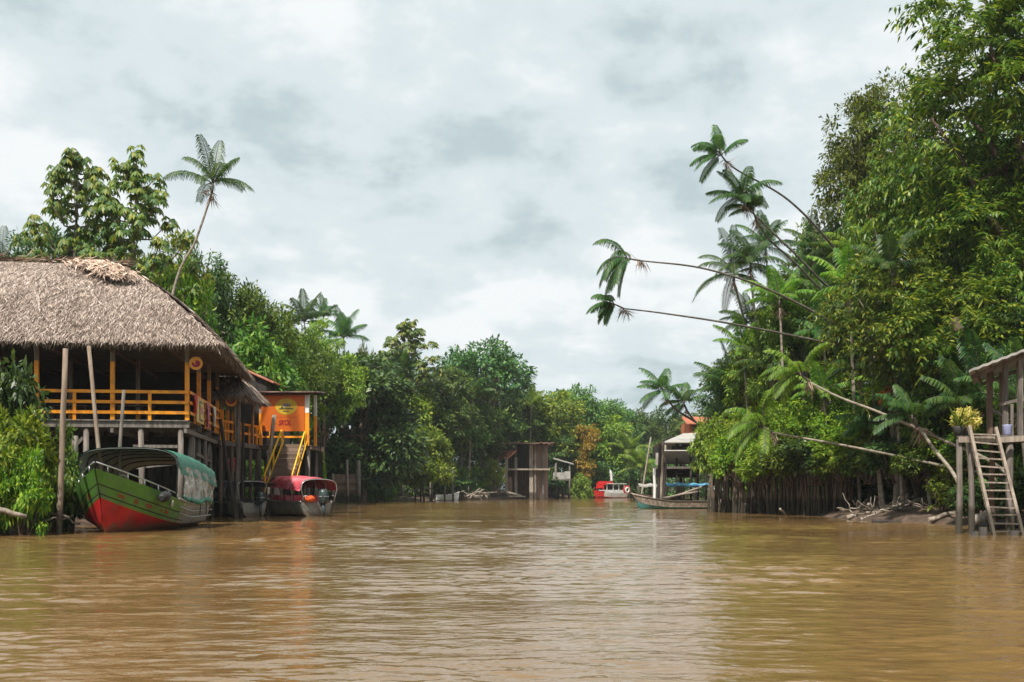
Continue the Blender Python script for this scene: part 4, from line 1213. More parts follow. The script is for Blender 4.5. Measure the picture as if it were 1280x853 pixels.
for i in range(5):
    x = 1.0 + i * 1.0
    s.box(gb.T(x, 0, .62), (2.9, .38, .08), np.stack([gb.l, gb.f, (0, 0, 1)], 1)); s.box(gb.T(x - .2, 0, .95), (2.9, .07, .5), np.stack([gb.l, gb.f, (0, 0, 1)], 1))
s.build('seats', M['dark_seat'] if 'dark_seat' in M else M['canopy_green'], gr)
s = MB(); s.box(gb.T(6.0, -.5, 1.25), (1.0, .5, .9), np.stack([gb.l, gb.f, (0, 0, 1)], 1)); s.build('helm_console', M['dark_wood'], gr)
s = MB(); c = gb.T(5.7, -.45, 1.95); a_ = np.linspace(0, 2 * math.pi, 15); s.tube([c + gb.l * .22 * math.cos(a) + np.array((0, 0, 1)) * .22 * math.sin(a) for a in a_], .025, 6, cap=False); s.build('steering_wheel', M['liner'], gr)
for (q, sg, dz) in ((.745, 1, -.20), (.70, -1, -.25)):
    s = MB(); c = gb.T(gb.L * q, sg * (gb.half(q) + .16), gb.zs(q) + dz)
    k = 9; pts = [c + gb.f * (t - .5) * .95 + np.array((0, 0, -.12 * (t - .5))) for t in np.linspace(0, 1, k)]
    s.tube(pts, .21 * np.array([.45, .8, .95, 1, 1, 1, .95, .8, .45]), 10); s.build('fender', M['black'], gr)
r_ = np.random.default_rng(11); s = MB()      # worn red marks along the green topside
for sg in (1, -1):
    for q, wq in ((.655, .03), (.70, .012), (.765, .035), (.84, .018), (.90, .03)):
        a = gb.section(q); b_ = gb.section(q + wq)
        def lerp(u, v, t): return np.array(u) * (1 - t) + np.array(v) * t
        p0, p1, p2, p3 = lerp(a[2], a[3], .25), lerp(b_[2], b_[3], .2), lerp(b_[2], b_[3], .7), lerp(a[2], a[3], .8)
        s.arr([gb.T(p[0], sg * (p[1] + .012), p[2]) for p in (p0, p1, p2, p3)], [(0, 1, 2, 3)])
M['worn_red'] = mat('worn_red_marks', [(.09, .12, .02), (.20, .05, .02), (.26, .03, .018)], .55, (9, 9, 9), bump=.1)
s.build('painted_marks', M['worn_red'], gr)
s = MB()
for q in (.70, .63): 
    for sg in (1, -1): disc(s, gb.T(gb.L * q * 1.06, sg * (gb.half(q * 1.06) - .02), gb.zs(q * 1.06) - .28), .13, gb.l * sg + np.array((0, 0, -.25)), .03, 0, 16)
s.build('hull_badge', M['liner'], gr)
for x in (1.2, 2.2, 3.6):
    s = MB(); s.tube([gb.T(x, gb.half(x / gb.L) + .08, gb.zs(x / gb.L) + .05), gb.T(x + .1, gb.half(x / gb.L) + .07, gb.zs(x / gb.L) - .42)], .02, 5); s.build('mooring_rope', M['black'], gr)

# --- aluminium speedboats
def outboard(b, parent, y=0.0, s_=1.0):
    mt = MB(); c = b.T(-.35, y, b.zs(0) + .18)
    pts = [c + np.array((0, 0, z * s_)) for z in (-.28, -.2, .1, .42, .58, .63)]
    mt.tube(pts, np.array([.20, .29, .33, .31, .24, .10]) * s_, 12); m_ = mt.build('outboard_motor', M['motor'], parent)
    st_ = MB(); st_.tube([c + np.array((0, 0, -.25)), c + np.array((0, 0, -1.1))], [.15 * s_, .10 * s_], 8); st_.beam(c + b.f * .3 + np.array((0, 0, -.15)), c + np.array((0, 0, -.3)), .25, .2); st_.build('motor_leg', M['motor'], m_)
    sp_ = MB(); a_ = np.linspace(0, 2 * math.pi, 13); sp_.tube([c + np.array((math.cos(a) * .332 * s_, math.sin(a) * .332 * s_, .16 * s_)) for a in a_], .022, 5, cap=False); sp_.build('cowl_stripe', M['steel'], m_)
rb = Boat((px(396, 67.2), 67.2), (-.62, .78), 6.2, 2.2, .85, 1.25, .15, .6, 2.4, .55, .08, -.3, .92)
rr_ = thing('speedboat', rb.T(3, 0, 0), 'aluminium speedboat with a faded red canopy and a dark outboard motor', 'boat')
rb.hull(rr_, [M['olive_hull'], M['grey_hull'], M['black'], M['canopy_red']], lambda s, b: 1 if b in (9, 7, 6) else (3 if b == 8 else (0 if b > 1 else 1)), 24)
rb.gunwale(rr_, M['steel'], 0, 1, .03, .05); rb.foredeck(rr_, M['grey_hull'], .78)
rb.canopy(rr_, [M['canopy_red'], M['canopy_red']], -.3, 4.9, 1.22, 1.9, .58, .16, 10, .03, .25, 5, M['steel'])
s = MB(); rot = np.stack([rb.l, rb.f, (0, 0, 1)], 1)
for i in range(4):
    x = .9 + i * 1.0; s.box(rb.T(x, 0, .72), (1.9, .42, .14), rot); s.box(rb.T(x + .2, 0, 1.0), (1.9, .10, .5), rot)
s.build('seats', M['canopy_red'], rr_)
outboard(rb, rr_, -.25, .95)
s = MB(); s.tube([rb.T(-.25, .85, 1.0), rb.T(-.2, .5, 1.06), rb.T(-.1, .2, 1.0)], [.16, .2, .14], 8)
v_ = s.solo('life_vest', M['orange_vest'], rb.T(-.2, .5, .85), 'orange life vest heaped on the stern beside the dark outboard motor', 'life vest', smooth=True)
s = MB()
for sg in (1, -1): s.tube([rb.T(-.1, sg * 1.05, .9), rb.T(-.35, sg * 1.0, 1.2), rb.T(-.4, sg * .8, 1.25)], .03, 6)
s.build('stern_rail', M['steel'], rr_)

ab = Boat((px(318, 66.6), 66.6), (-.82, .57), 4.8, 2.0, .82, 1.15, .15, .5, 2.4, .55, .08, -.3, .94)
ar = thing('speedboat', ab.T(3, 0, 0), 'bare grey aluminium speedboat under a dark blue canopy by the landing', 'boat')
ab.hull(ar, [M['grey_hull'], M['black'], M['dark_wood']], lambda s, b: 0 if b == 9 else (2 if b == 8 else (1 if s > .25 else 0)), 24)
ab.gunwale(ar, M['steel'], 0, 1, .03, .045)
ab.canopy(ar, [M['canopy_blue'], M['canopy_blue']], .2, 3.7, 1.15, 1.85, .26, .12, 8, .02, .0, 4, M['steel'])
outboard(ab, ar, -.15, .72)
s = MB(); vs = []; r_ = np.random.default_rng(4)
for i in range(7):
    for j in range(7):
        u, v = i / 6, j / 6; vs.append(ab.T(ab.L * (.66 + .3 * u), (v - .5) * 2 * ab.half(.66 + .3 * u), ab.zs(.7 + .28 * u) + .55 * math.sin(math.pi * v) * math.sin(math.pi * min(1, u * .8 + .2)) + r_.normal(0, .05)))
s.arr(vs, [(i * 7 + j, i * 7 + j + 1, i * 7 + j + 8, i * 7 + j + 7) for i in range(6) for j in range(6)]); s.build('bow_cover', M['liner'], ar)
s = MB(); s.box(ab.T(1.4, 0, .85), (1.8, .5, .5), np.stack([ab.l, ab.f, (0, 0, 1)], 1)); s.build('seats', M['dark_wood'], ar)
s = MB(); c = P(283, 583, 76)
vs = [c + np.array((x, .15 * math.sin(x * 5), z + .12 * math.sin(x * 3))) for z in (-.45, 0, .45) for x in np.linspace(-1.1, 1.1, 9)]
s.arr(vs + [v + np.array((0, .05, 0)) for v in vs], [(o + i * 9 + j, o + i * 9 + j + 1, o + i * 9 + j + 10, o + i * 9 + j + 9) for o in (0, 27) for i in range(2) for j in range(8)])
s.solo('red_tarpaulin', M['canopy_red'], c, 'pinkish red tarpaulin glimpsed between the stilts under the walkway', 'tarpaulin')

# --- ferry far up the river
fb = Boat((px(779, 214), 214), (-.78, -.62), 7.6, 2.9, .9, 1.5, .1, .6, 2.2, .6, .06, -.3)
fr = thing('ferry_boat', fb.T(3.5, 0, 0), 'small red and white cabin boat moored at the far bend of the river', 'boat')
fb.hull(fr, [M['white_paint'], M['red_gloss'], M['dark_wood']], lambda s, b: 2 if b == 8 else (1 if (b >= 5 or s > .8) and b != 9 else 0), 18)
rot = np.stack([fb.l, fb.f, (0, 0, 1)], 1)
s = MB(); s.box(fb.T(3.0, 0, 1.15), (2.2, 4.4, .7), rot); s.build('cabin_wall', M['white_paint'], fr)
for x in (.85, 2.2, 3.6, 5.2):
    for y in (-1.05, 1.05):
        s = MB(); s.box(fb.T(x, y, 2.0), (.14, .14, 1.2), rot); s.build('cabin_post', M['white_paint'], fr)
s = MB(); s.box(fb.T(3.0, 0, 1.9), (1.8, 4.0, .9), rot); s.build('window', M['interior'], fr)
s = MB(); s.box(fb.T(2.9, 0, 2.66), (2.7, 5.0, .12), rot); s.build('roof', M['white_paint'], fr)
s = MB(); s.box(fb.T(4.6, 0, 2.9), (2.3, 1.7, .42), rot); s.box(fb.T(5.5, 0, 2.6), (2.5, .5, .25), rot); s.build('wheelhouse_top', M['red_gloss'], fr)
s = MB(); s.box(fb.T(5.9, 0, 2.0), (2.0, .08, .9), rot); s.box(fb.T(6.4, 0, 1.9), (1.5, .9, .1), rot); s.build('bow_awning', M['red_gloss'], fr)
s = MB(); c = fb.T(.2, 1.15, 1.5); a_ = np.linspace(0, 2 * math.pi, 19); s.tube([c + fb.f * .75 * math.cos(a) + np.array((0, 0, 1)) * .75 * math.sin(a) for a in a_], .16, 6, cap=False); s.build('lifebuoy', M['red_gloss'], fr)
s = MB(); c = fb.T(.2, 1.3, 1.5); s.tube([c + fb.f * .45 * math.cos(a) + np.array((0, 0, 1)) * .45 * math.sin(a) for a in a_], .14, 6, cap=False); s.build('lifebuoy_ring', M['white_paint'], fr)
s = MB(); s.tube([fb.T(3.4, 0, 2.7), fb.T(3.4, 0, 5.4)], .05, 5); s.build('mast', M['steel'], fr)
s = MB(); s.arr([fb.T(3.4, 0, 5.3), fb.T(3.1, .1, 5.0), fb.T(2.95, .2, 3.3), fb.T(3.35, .1, 3.2), fb.T(3.4, .03, 5.3), fb.T(3.1, .13, 5.0), fb.T(2.95, .23, 3.3), fb.T(3.35, .13, 3.2)], [(0, 1, 2, 3), (4, 7, 6, 5), (0, 4, 5, 1), (1, 5, 6, 2), (2, 6, 7, 3)]); s.build('flag', M['white_paint'], fr)

# --- long wooden canoes on the right
cb = Boat((px(886, 93), 93), (-1, -.06), 6.3, 1.4, .62, 1.2, .15, .6, 1.9, .62, .10, -.2, .8)
cr_ = thing('wooden_canoe', cb.T(3.3, 0, 0), 'long weathered wooden canoe with a teal waterline beside the mangrove stems', 'canoe')
cb.hull(cr_, [M['drift'], M['teal'], M['dark_wood']], lambda s, b: 2 if b == 8 else (1 if b >= 6 else 0), 24); cb.gunwale(cr_, M['pale_wood'], 0, 1, .02, .05)
s = MB()
for x in (1.2, 2.6, 4.0): s.box(cb.T(x, 0, .5), (.3, 1.2, .05))
s.build('thwart', M['pale_wood'], cr_)
cb2 = Boat((px(866, 100), 100.5), (-1, .02), 5.4, 1.5, .7, 1.25, .3, .9, 1.9, .62, .10, -.2, .8)
c2 = thing('wooden_canoe', cb2.T(2.6, 0, 0), 'teal canoe with a blue tarpaulin awning lying behind the long wooden canoe', 'canoe')
cb2.hull(c2, [M['brown_wood'], M['teal'], M['dark_wood']], lambda s, b: 2 if b == 8 else (1 if b >= 3 else 0), 24); cb2.gunwale(c2, M['pale_wood'], 0, 1, .02, .05)
def awning(b, parent, x0, x1, w, z, m):
    s = MB(); vs = []; n = 16; r_ = np.random.default_rng(8)
    for i in range(n + 1):
        for j in range(5):
            vs.append(b.T(x0 + (x1 - x0) * i / n, (j / 4 - .5) * w, z + .16 * math.sin(math.pi * j / 4) + .04 * math.sin(i * 1.3) + r_.normal(0, .015)))
    s.arr(vs, [(i * 5 + j, i * 5 + j + 1, i * 5 + j + 6, i * 5 + j + 5) for i in range(n) for j in range(4)], 0, True)
    vs2 = [v - np.array((0, 0, .05)) for v in vs]; s.arr(vs2, [(i * 5 + j, i * 5 + j + 5, i * 5 + j + 6, i * 5 + j + 1) for i in range(n) for j in range(4)], 0, True)
    for j in (0, 4): s.arr([q for i in range(n + 1) for q in (vs[i * 5 + j], vs2[i * 5 + j] - np.array((0, 0, .08)))], [(2 * i, 2 * i + 2, 2 * i + 3, 2 * i + 1) for i in range(n)])
    a = s.build('awning', m, parent)
    for i in (0, .33, .66, 1):
        for sg in (-.46, .46): s = MB(); s.tube([b.T(x0 + (x1 - x0) * i, sg * w, .8), b.T(x0 + (x1 - x0) * i, sg * w, z)], .03, 5); s.build('awning_post', M['grey_wood'], parent)
awning(cb2, c2, -1.6, 2.5, 1.7, 2.0, M['blue_tarp'])
b3 = Boat((px(850, 106), 106), (-1, 0), 4.4, 1.5, 1.0, 1.3, .3, .8, 1.9, .62, .1, -.2, .8)
c3 = thing('covered_boat', b3.T(2, 0, 0), 'dark boat with a flat pale roof moored farthest back beside the tall poles', 'boat')
b3.hull(c3, [M['brown_wood'], M['dark_wood']], lambda s, b: 1 if b == 8 else 0, 16); awning(b3, c3, .2, 3.9, 1.5, 1.95, M['tin_grey'])
for (a, b_, lb) in ((P(834, 624, 95), P(884, 606.5, 96), 'upper of two long pale poles resting over the blue awning'), (P(828, 623, 92.6), P(872, 615, 93.4), 'lower of two long pale poles lying across the wooden canoe')):
    s = MB(); s.tube(wobble(a, b_, 6, .03, rng), .085, 7); s.solo('long_pole', M['pale_wood'], a, lb, 'pole')
wb = Boat((px(545, 164), 164), (1, .1), 3.4, 1.3, .75, 1.25, .1, .5, 2.0, .6, .06, -.2, .8)
w_ = thing('rowing_boat', wb.T(1.7, 0, 0), 'small white rowing boat lying under the empty post frame', 'boat')
wb.hull(w_, [M['white_paint'], M['dark_wood']], lambda s, b: 1 if b == 8 else 0, 16); wb.gunwale(w_, M['white_paint'], 0, 1, .02, .04)

# ------------------------------------------------------------------ far left bank structures
YF = 160.0
t = thing('post_frame', (px(550, YF), YF, 0), 'bare frame of grey posts and rails standing over the white rowing boat', 'post frame')
for i, (x, y0) in enumerate(((519, 586), (526, 587), (540, 600), (556, 603), (566, 588), (538, 600))):
    s = MB(); a = P(x, y0, YF + (3 if i > 3 else 0)); s.tube(wobble((a[0], a[1], -1), a, 5, .03, rng), .14, 7); s.build('post', M['grey_wood'], t)
s = MB(); s.tube([P(518, 586.5, YF), P(566, 588.5, YF + 2)], .12, 6); s.tube([P(519, 611, YF), P(540, 611, YF)], .1, 6); s.build('rail', M['pale_wood'], t)

YH = 186.0
h = thing('plank_house', (px(658, YH), YH, 0), 'two storey brown plank house on stilts with a flat ragged roof', 'house')
x0, x1, xr = px(664, YH), px(685, YH), px(633, YH)
def vplanks(name, xa, ya, xb, yb, z0, z1, root, m='vplank', w=.42, seed=0, gap=.03):
    r_ = np.random.default_rng(seed); a = np.array((xa, ya, 0)); b = np.array((xb, yb, 0)); L = np.linalg.norm(b - a); n = int(L / w); d = (b - a) / L; s = MB()
    rot = np.stack([d, np.cross((0, 0, 1), d), (0, 0, 1)], 1)
    for i in range(n):
        c = a + d * L * (i + .5) / n; za = z0 + r_.uniform(0, .1); zb = z1 - r_.uniform(0, .12)
        s.box((c[0], c[1], (za + zb) / 2), (L / n - gap, .06 + .05 * r_.random(), zb - za), rot)
    return s.build(name, M[m], root)
zf = pz(587, YH); zr = pz(556, YH)
vplanks('wall', x0 + .3, YH - .0, x1, YH + 2.0, 0, zr, h, seed=1)
vplanks('wall', xr + 1.5, YH + 3.4, x0, YH + .2, zf, zr, h, 'dark_wood', seed=2)  # dark boards stand in for the shade inside the open storey
vplanks('wall', xr, YH + 3.6, x0, YH + 1.6, -.3, zf, h, 'brown_wood', seed=3, gap=.12)
vplanks('wall', xr, YH + 10, x1, YH + 10, 0, zr, h, 'dark_wood', seed=4)
vplanks('wall', x1, YH + 2, x1 + .3, YH + 10, 0, zr, h, seed=5)
for (x, y) in ((664, 0), (669, -.2), (645, 3), (634, 3.4), (679, .8)):
    s = MB(); s.box((px(x, YH), YH - .25 + y, zr / 2), (.62 if x in (664,) else .3, .3, zr + .6)); s.build('post', M['pale_wood'] if x in (664, 634) else M['grey_wood'], h)
s = MB(); s.box((px(661, YH), YH + 1.0, zf), (6.9, 4.2, .28)); s.build('floor_ledge', M['pale_wood'], h)
s = MB(); rrng = np.random.default_rng(12)
for i in range(26): s.box((px(628, YH) + i * .33, YH + 4 + .3 * rrng.normal() - i * .06, zr + .18 + .06 * rrng.normal()), (.3, 10, .16), None)
s.build('roof', M['tin_brown'], h)
h2 = thing('lean_to', (px(635, YH), YH - 1, 0), 'lean-to with a slanting faded red roof against the left of the brown plank house', 'lean-to')
s = MB(); tiled_slope(s, P(634, 574, YH - 1.5), P(646, 563.5, YH - 1), (-2.6, 4, .3), 8, 0, .06); tiled_slope(s, P(625, 566, YH + 1), P(636, 565, YH - .6), (0, 3, .4), 5); s.build('roof', M['tile_red'], h2)
for (x, y) in ((623, 1), (633, -1), (645, 1)):
    s = MB(); a = P(x, 574, YH + y); s.box((a[0], a[1], a[2] / 2), (.45, .3, a[2] + .6)); s.build('post', M['pale_wood'], h2)
vplanks('wall', px(614, YH), YH - .5, px(625, YH), YH - .5, -.2, pz(598, YH), h2, seed=8); vplanks('wall', px(631, YH), YH - .7, px(640, YH), YH - .7, -.2, pz(596, YH), h2, 'plank', seed=9)
for (a, b, lb) in ((P(622, 612, YH - 3), P(652, 620, YH - 5), 'pale plank ramp sloping from the lean-to down to the water'), (P(614, 620.5, YH - 5), P(657, 620.8, YH - 5.4), 'pale log floating along the water in front of the lean-to')):
    s = MB(); s.beam(a, b, .5, .22); s.solo('plank', M['pale_wood'], a, lb, 'plank')

YK = 200.0
k = thing('lookout_hut', (px(703, YK), YK, 0), 'small hut on stilts with a sloping grey roof right of the brown plank house', 'hut')
s = MB(); a = P(692, 573, YK); b = P(717, 580, YK); dv = np.array((0, 3.5, .2)); s.arr([a, b, b + dv, a + dv, a - (0, 0, .15), b - (0, 0, .15), b + dv - (0, 0, .15), a + dv - (0, 0, .15)], [(0, 1, 2, 3), (7, 6, 5, 4), (0, 4, 5, 1), (1, 5, 6, 2), (2, 6, 7, 3), (3, 7, 4, 0)]); s.build('roof', M['tin_grey'], k)
s = MB(); c = P(700, 595, YK); s.box((c[0], YK + .4, c[2]), (2.4, .1, 1.2)); c = P(709.5, 594, YK); s.box((c[0], YK + .3, c[2]), (1.0, .12, 1.3)); s.build('parapet', M['tin_grey'], k)
s = MB(); s.box((px(702, YK), YK + 1.8, pz(600, YK)), (3.4, 3, .2)); s.build('floor', M['grey_wood'], k)
for x in (695, 712):
    for y in (.4, 3.2):
        s = MB(); s.tube([(px(x, YK), YK + y, -.6), (px(x, YK), YK + y, pz(579, YK))], .14, 6); s.build('post', M['grey_wood'], k)
for x in (698, 704):
    s = MB(); s.tube([(px(x, YK), YK + 1, -.6), (px(x, YK), YK + 1, pz(600, YK))], .25, 6); s.build('stilt', M['dark_wood'], k)

# ------------------------------------------------------------------ right bank far house
YG = 104.0
gh = thing('stilt_house', (px(845, YG), YG, 0), 'grey roofed open stilt house behind the canoes and the tall poles', 'house')
s = MB(); a = P(829, 554, YG - 1); b = P(866, 554, YG - 1); r0 = P(855, 543, YG + 2); r1 = P(872, 543, YG + 2)
up = np.array((0, 0, .10))
s.arr([a, b, r1, r0, a + up, b + up, r1 + up, r0 + up], [(3, 2, 1, 0), (4, 5, 6, 7), (0, 1, 5, 4), (1, 2, 6, 5), (3, 0, 4, 7)])
s.arr([r0, r1, r1 + (0, 4, -2), a + (0, 7, .0), r0 + up, r1 + up, r1 + (0, 4, -1.9), a + (0, 7, .1)], [(0, 1, 2, 3), (7, 6, 5, 4)])
s.build('roof', M['tin_grey'], gh)
s = MB(); a = P(823, 579, YG - 1.6); s.box((px(845, YG), YG - .6, pz(572, YG)), (3.4, 2.2, .1), Matrix.Rotation(R(-32), 3, 'X')); s.box((px(823, YG), YG - .4, pz(574, YG)), (.6, .1, 1.1)); s.build('lower_roof', M['tin_grey'], gh)
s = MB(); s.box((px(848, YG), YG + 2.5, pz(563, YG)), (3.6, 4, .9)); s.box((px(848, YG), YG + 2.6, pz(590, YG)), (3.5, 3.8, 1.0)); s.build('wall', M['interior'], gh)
s = MB(); s.box((px(848, YG), YG + 1.5, pz(585, YG)), (3.9, 5, .2)); s.build('floor', M['grey_wood'], gh)
for (x, y) in ((830, -.8), (833, 3), (862, -.8), (845, -.5), (855, 2)):
    s = MB(); s.tube([(px(x, YG), YG + y, -.8), (px(x, YG), YG + y, pz(555, YG))], .12, 7); s.build('post', M['pale_wood'] if x == 830 else M['dark_wood'], gh)
s = MB()
for i in range(7): s.beam((px(835 + i * 3, YG), YG - .3 + i * .2, pz(612 - i * 5, YG)), (px(842 + i * 3, YG), YG - .3 + i * .2, pz(612 - i * 5, YG)), .25, .06)
s.build('steps', M['grey_wood'], gh)
for (x0_, y0_, x1_, y1_, m_, lb) in ((829, 551, 826, 627, 'pale_wood', 'tallest pale pole in front of the grey roofed stilt house'), (825, 556, 822, 628, 'dark_wood', 'dark pole just left of the tallest pale pole at the stilt house'), (832, 578, 829, 628, 'dark_wood', 'short dark pole just right of the tallest pale pole at the stilt house'), (818, 586, 818, 620, 'white_paint', 'short white painted pole left of the stilt house poles')):
    q = P(x0_, y0_, 97); pole(ext(q, P(x1_, y1_, 97)), q, .13, m_, lb, x0_)
q = P(813.5, 547, 150); pole(ext(q, P(803, 613, 150)), q, .11, 'pale_wood', 'thin bare leaning stake against the distant forest left of the stilt house', 77)
YO = 118.0
oh = thing('orange_house', (px(885, YO), YO, 0), 'orange walled house with a terracotta roof showing above the palms', 'house')
s = MB(); tiled_slope(s, P(858, 527, YO), P(862, 522.5, YO + 2.5), (0, .001, 0), 1, 0, .01) if False else None
vs = []; n = 60
xa, xb = px(858, YO), px(925, YO)
for i in range(n * 2 + 1):
    x = xa + (xb - xa) * i / (n * 2); dz = .06 * (i % 2)
    vs += [(x, YO, pz(529, YO) + dz), (x, YO + 3.4, pz(521.5, YO + 3.4) + dz), (x, YO, pz(529, YO) - .12), (x, YO + 3.4, pz(521.5, YO + 3.4) - .12)]
s.arr(vs, [f for i in range(n * 2) for f in ((4 * i, 4 * i + 4, 4 * i + 5, 4 * i + 1), (4 * i, 4 * i + 2, 4 * i + 6, 4 * i + 4), (4 * i + 2, 4 * i + 3, 4 * i + 7, 4 * i + 6))]); s.build('roof', M['tile_red'], oh)
s = MB(); zb_ = pz(548, YO); s.box(((xa + xb) / 2 + .1, YO + 3.5, (zb_ + pz(527, YO)) / 2), (xb - xa - .6, 6, pz(527, YO) - zb_)); s.build('wall', M['orange_wall'], oh)
for i in range(4):
    for y in (.8, 6):
        s = MB(); s.tube([(xa + .6 + i * 1.55, YO + y, -.3), (xa + .6 + i * 1.55, YO + y, zb_)], .14, 6); s.build('stilt', M['dark_wood'], oh)
for i in range(4): s = MB(); s.box((xa + .9 + i * 1.3, YO + .48, pz(537, YO)), (.5, .06, 1.0)); s.build('shutter', M['brown_wood'], oh)

# ------------------------------------------------------------------ right bank house with ladder
YL = 41.0
lh = thing('stilt_hut', (px(1250, YL), YL + 2, 0), 'open weathered stilt hut with a slanting roof at the right bank', 'hut')
zd = pz(546, YL)
ra = P(1211, 463, YL - .6); rb_ = P(1300, 429.5, YL - .6)
s = MB(); dv = np.array((2.6, 6.0, .12)); th = np.array((0, 0, .09))
nn_ = 24; vs = []
for i in range(nn_ + 1):
    q = ra + (rb_ - ra) * i / nn_ * 1.6; w_ = np.array((0, 0, .03 * (i % 2)))
    vs += [q + w_, q + dv + w_, q + w_ - th, q + dv + w_ - th]
s.arr(vs, [f for i in range(nn_) for f in ((4 * i, 4 * i + 4, 4 * i + 5, 4 * i + 1), (4 * i + 2, 4 * i + 3, 4 * i + 7, 4 * i + 6), (4 * i, 4 * i + 2, 4 * i + 6, 4 * i + 4), (4 * i + 1, 4 * i + 5, 4 * i + 7, 4 * i + 3))] + [(0, 1, 3, 2)])
s.build('roof', M['tin_grey'], lh)
def hut_beam(a, b, w, h): s = MB(); s.beam(a, b, w, h); s.build('roof_beam', M['brown_wood'], lh)
hut_beam(ra + (.3, .5, -.2), rb_ + (.9, .5, .12), .09, .14); hut_beam(ra + (2.6, 5.2, -.02), rb_ + (2.6, 5.2, -.02), .09, .14)
for i in range(5): hut_beam(ra + (rb_ - ra) * (.12 + .2 * i) + (0, .1, -.11), ra + (rb_ - ra) * (.12 + .2 * i) + dv * .95 + (0, 0, -.13), .07, .09)
def deckpoly(x0, x1, y0, y1, z): 
    s = MB(); n = int((y1 - y0) / .19)
    for i in range(n): s.box(((x0 + x1) / 2 + .03 * math.sin(i * 5) + .42 * (y0 + (i + .5) * .19 - YL), y0 + (i + .5) * .19, z), (x1 - x0, .17, .05))
    return s
deckpoly(px(1197, YL), px(1245, YL), YL - .1, YL + 2.2, zd).build('deck', M['grey_wood'], lh)
deckpoly(px(1246, YL), px(1246, YL) + 4.0, YL - .1, YL + 5.5, zd + .02).build('deck', M['grey_wood'], lh)
s = MB(); s.beam((px(1196, YL), YL - .15, zd - .12), (px(1246, YL), YL - .15, zd - .10), .07, .2); s.beam((px(1244, YL), YL - .22, zd - .13), (px(1246, YL) + 4.0, YL - .22, zd + .10), .06, .2); s.build('deck_beam', M['pale_wood'], lh)
for (x, y, y0, r_, m_) in ((1199, 548, 0, .105, 'grey_wood'), (1214, 546, 0.1, .10, 'grey_wood'), (1240, 546, 1.3, .10, 'brown_wood'), (1262, 546, .2, .13, 'grey_wood'), (1300, 546, 0, .12, 'grey_wood'), (1215, 546, 4, .11, 'dark_wood'), (1260, 546, 4, .11, 'dark_wood'), (1300, 546, 5, .11, 'dark_wood')):
    s = MB(); c = (px(x, YL + y0), YL + y0); s.tube(wobble((c[0], c[1], -1.2), (c[0], c[1], zd - .1), 6, .015, rng), [r_ * 1.15] * 3 + [r_] * 3, 9); s.build('stilt', M[m_], lh)
for (x, yt, y0, w, m_) in ((1237, 457, .8, .17, 'brown_wood'), (1256.5, 450, .5, .17, 'grey_wood'), (1275, 443, 0, .16, 'grey_wood'), (1302, 432, 0, .16, 'grey_wood'), (1252, 452, 4.6, .15, 'brown_wood'), (1290, 440, 5, .15, 'brown_wood')):
    s = MB(); zt_ = pz(yt, YL) + (.35 if y0 > 4 else 0); s.box((px(x, YL + y0), YL + y0, (zd + zt_) / 2), (w, w * .9, zt_ - zd)); s.build('post', M[m_], lh)
s = MB(); s.beam((px(1256, YL), YL + .42, pz(505, YL)), (px(1282, YL), YL - .05, pz(498, YL)), .06, .11); s.beam((px(1275, YL), YL - .02, pz(500, YL)), (px(1330, YL), YL - .02, pz(497, YL)), .06, .11); s.box((px(1267, YL), YL + .15, (pz(505, YL) + zd) / 2), (.09, .07, pz(505, YL) - zd))
s.beam((px(1237, YL + .8), YL + .8, pz(509, YL)), (px(1252, YL + 4.6), YL + 4.6, pz(509, YL)), .07, .12); s.beam((px(1252, YL + 4.6), YL + 4.6, pz(509, YL)), (px(1290, YL + 5), YL + 5, pz(507, YL)), .07, .12)
s.build('railing', M['grey_wood'], lh)
ld = thing('ladder', P(1227, 668, 40.0), 'long pale wooden ladder leaning from the water up to the hut deck', 'ladder')
la, lb_, ra_, rbb = P(1211.5, 534, 40.75), P(1242.5, 671, 39.6), P(1244.5, 536, 40.75), P(1279, 671, 39.6)
for (a, b) in ((la, lb_), (ra_, rbb)):
    s = MB(); s.beam(a, b, .10, .16, up=(0, 1, .3), e=.04); s.build('ladder_rail', M['pale_wood'], ld)
for i in range(13):
    f = (i + .9) / 13.5; s = MB(); s.beam(la + (lb_ - la) * f, ra_ + (rbb - ra_) * f + np.array((0, 0, rng.normal(0, .02))), .10, .05, e=.06); s.build('rung', M['pale_wood'], ld)
for (x, y, dx, dy, h_, lb) in ((1217.5, 667, .12, 0, .12, 'low cut-off stump in the water left of the ladder foot'), (1228, 668, .12, 0, .30, 'taller cut-off stump in the water touching the ladder foot'), (1267, 672, .14, 0, .18, 'cut-off stump in the water under the ladder rungs')):
    a = P(x, y, 39.4); s = MB(); s.tube([(a[0], a[1], -1), (a[0] + .02, a[1], h_)], [.17, .14], 9); s.solo('stump', M['dark_wood'], (a[0], a[1], 0), lb, 'stump')
pot = thing('potted_plant', P(1201, 546, YL + .3), 'spiky green plant in a dark pot on the corner of the hut deck', 'potted plant')
pc = np.array((px(1201.5, YL), YL + .25, zd + .03)); s = MB(); s.tube([pc, pc + (0, 0, .2), pc + (0, 0, .34), pc + (0, 0, .36)], [.15, .19, .22, .20], 12); s.build('pot', M['pot'], pot)
lv = Leaves(); n = 26; a_ = rng.uniform(0, 6.28, n); e_ = rng.uniform(.4, 1.4, n); ax = np.stack([np.cos(a_) * np.cos(e_), np.sin(a_) * np.cos(e_), np.sin(e_)], 1)
lv.add(*kites(np.repeat((pc + (0, 0, .34))[None], n, 0), ax, unit_rand(rng, n), rng.uniform(.5, 1.0, n), np.full(n, .09), .1, .35)); lv.build('leaves', L_['mid'], pot)
fl = thing('flowering_plant', (px(1214, YL), YL + .5, zd), 'bushy potted plant with pale golden leaves by the ladder top', 'potted plant')
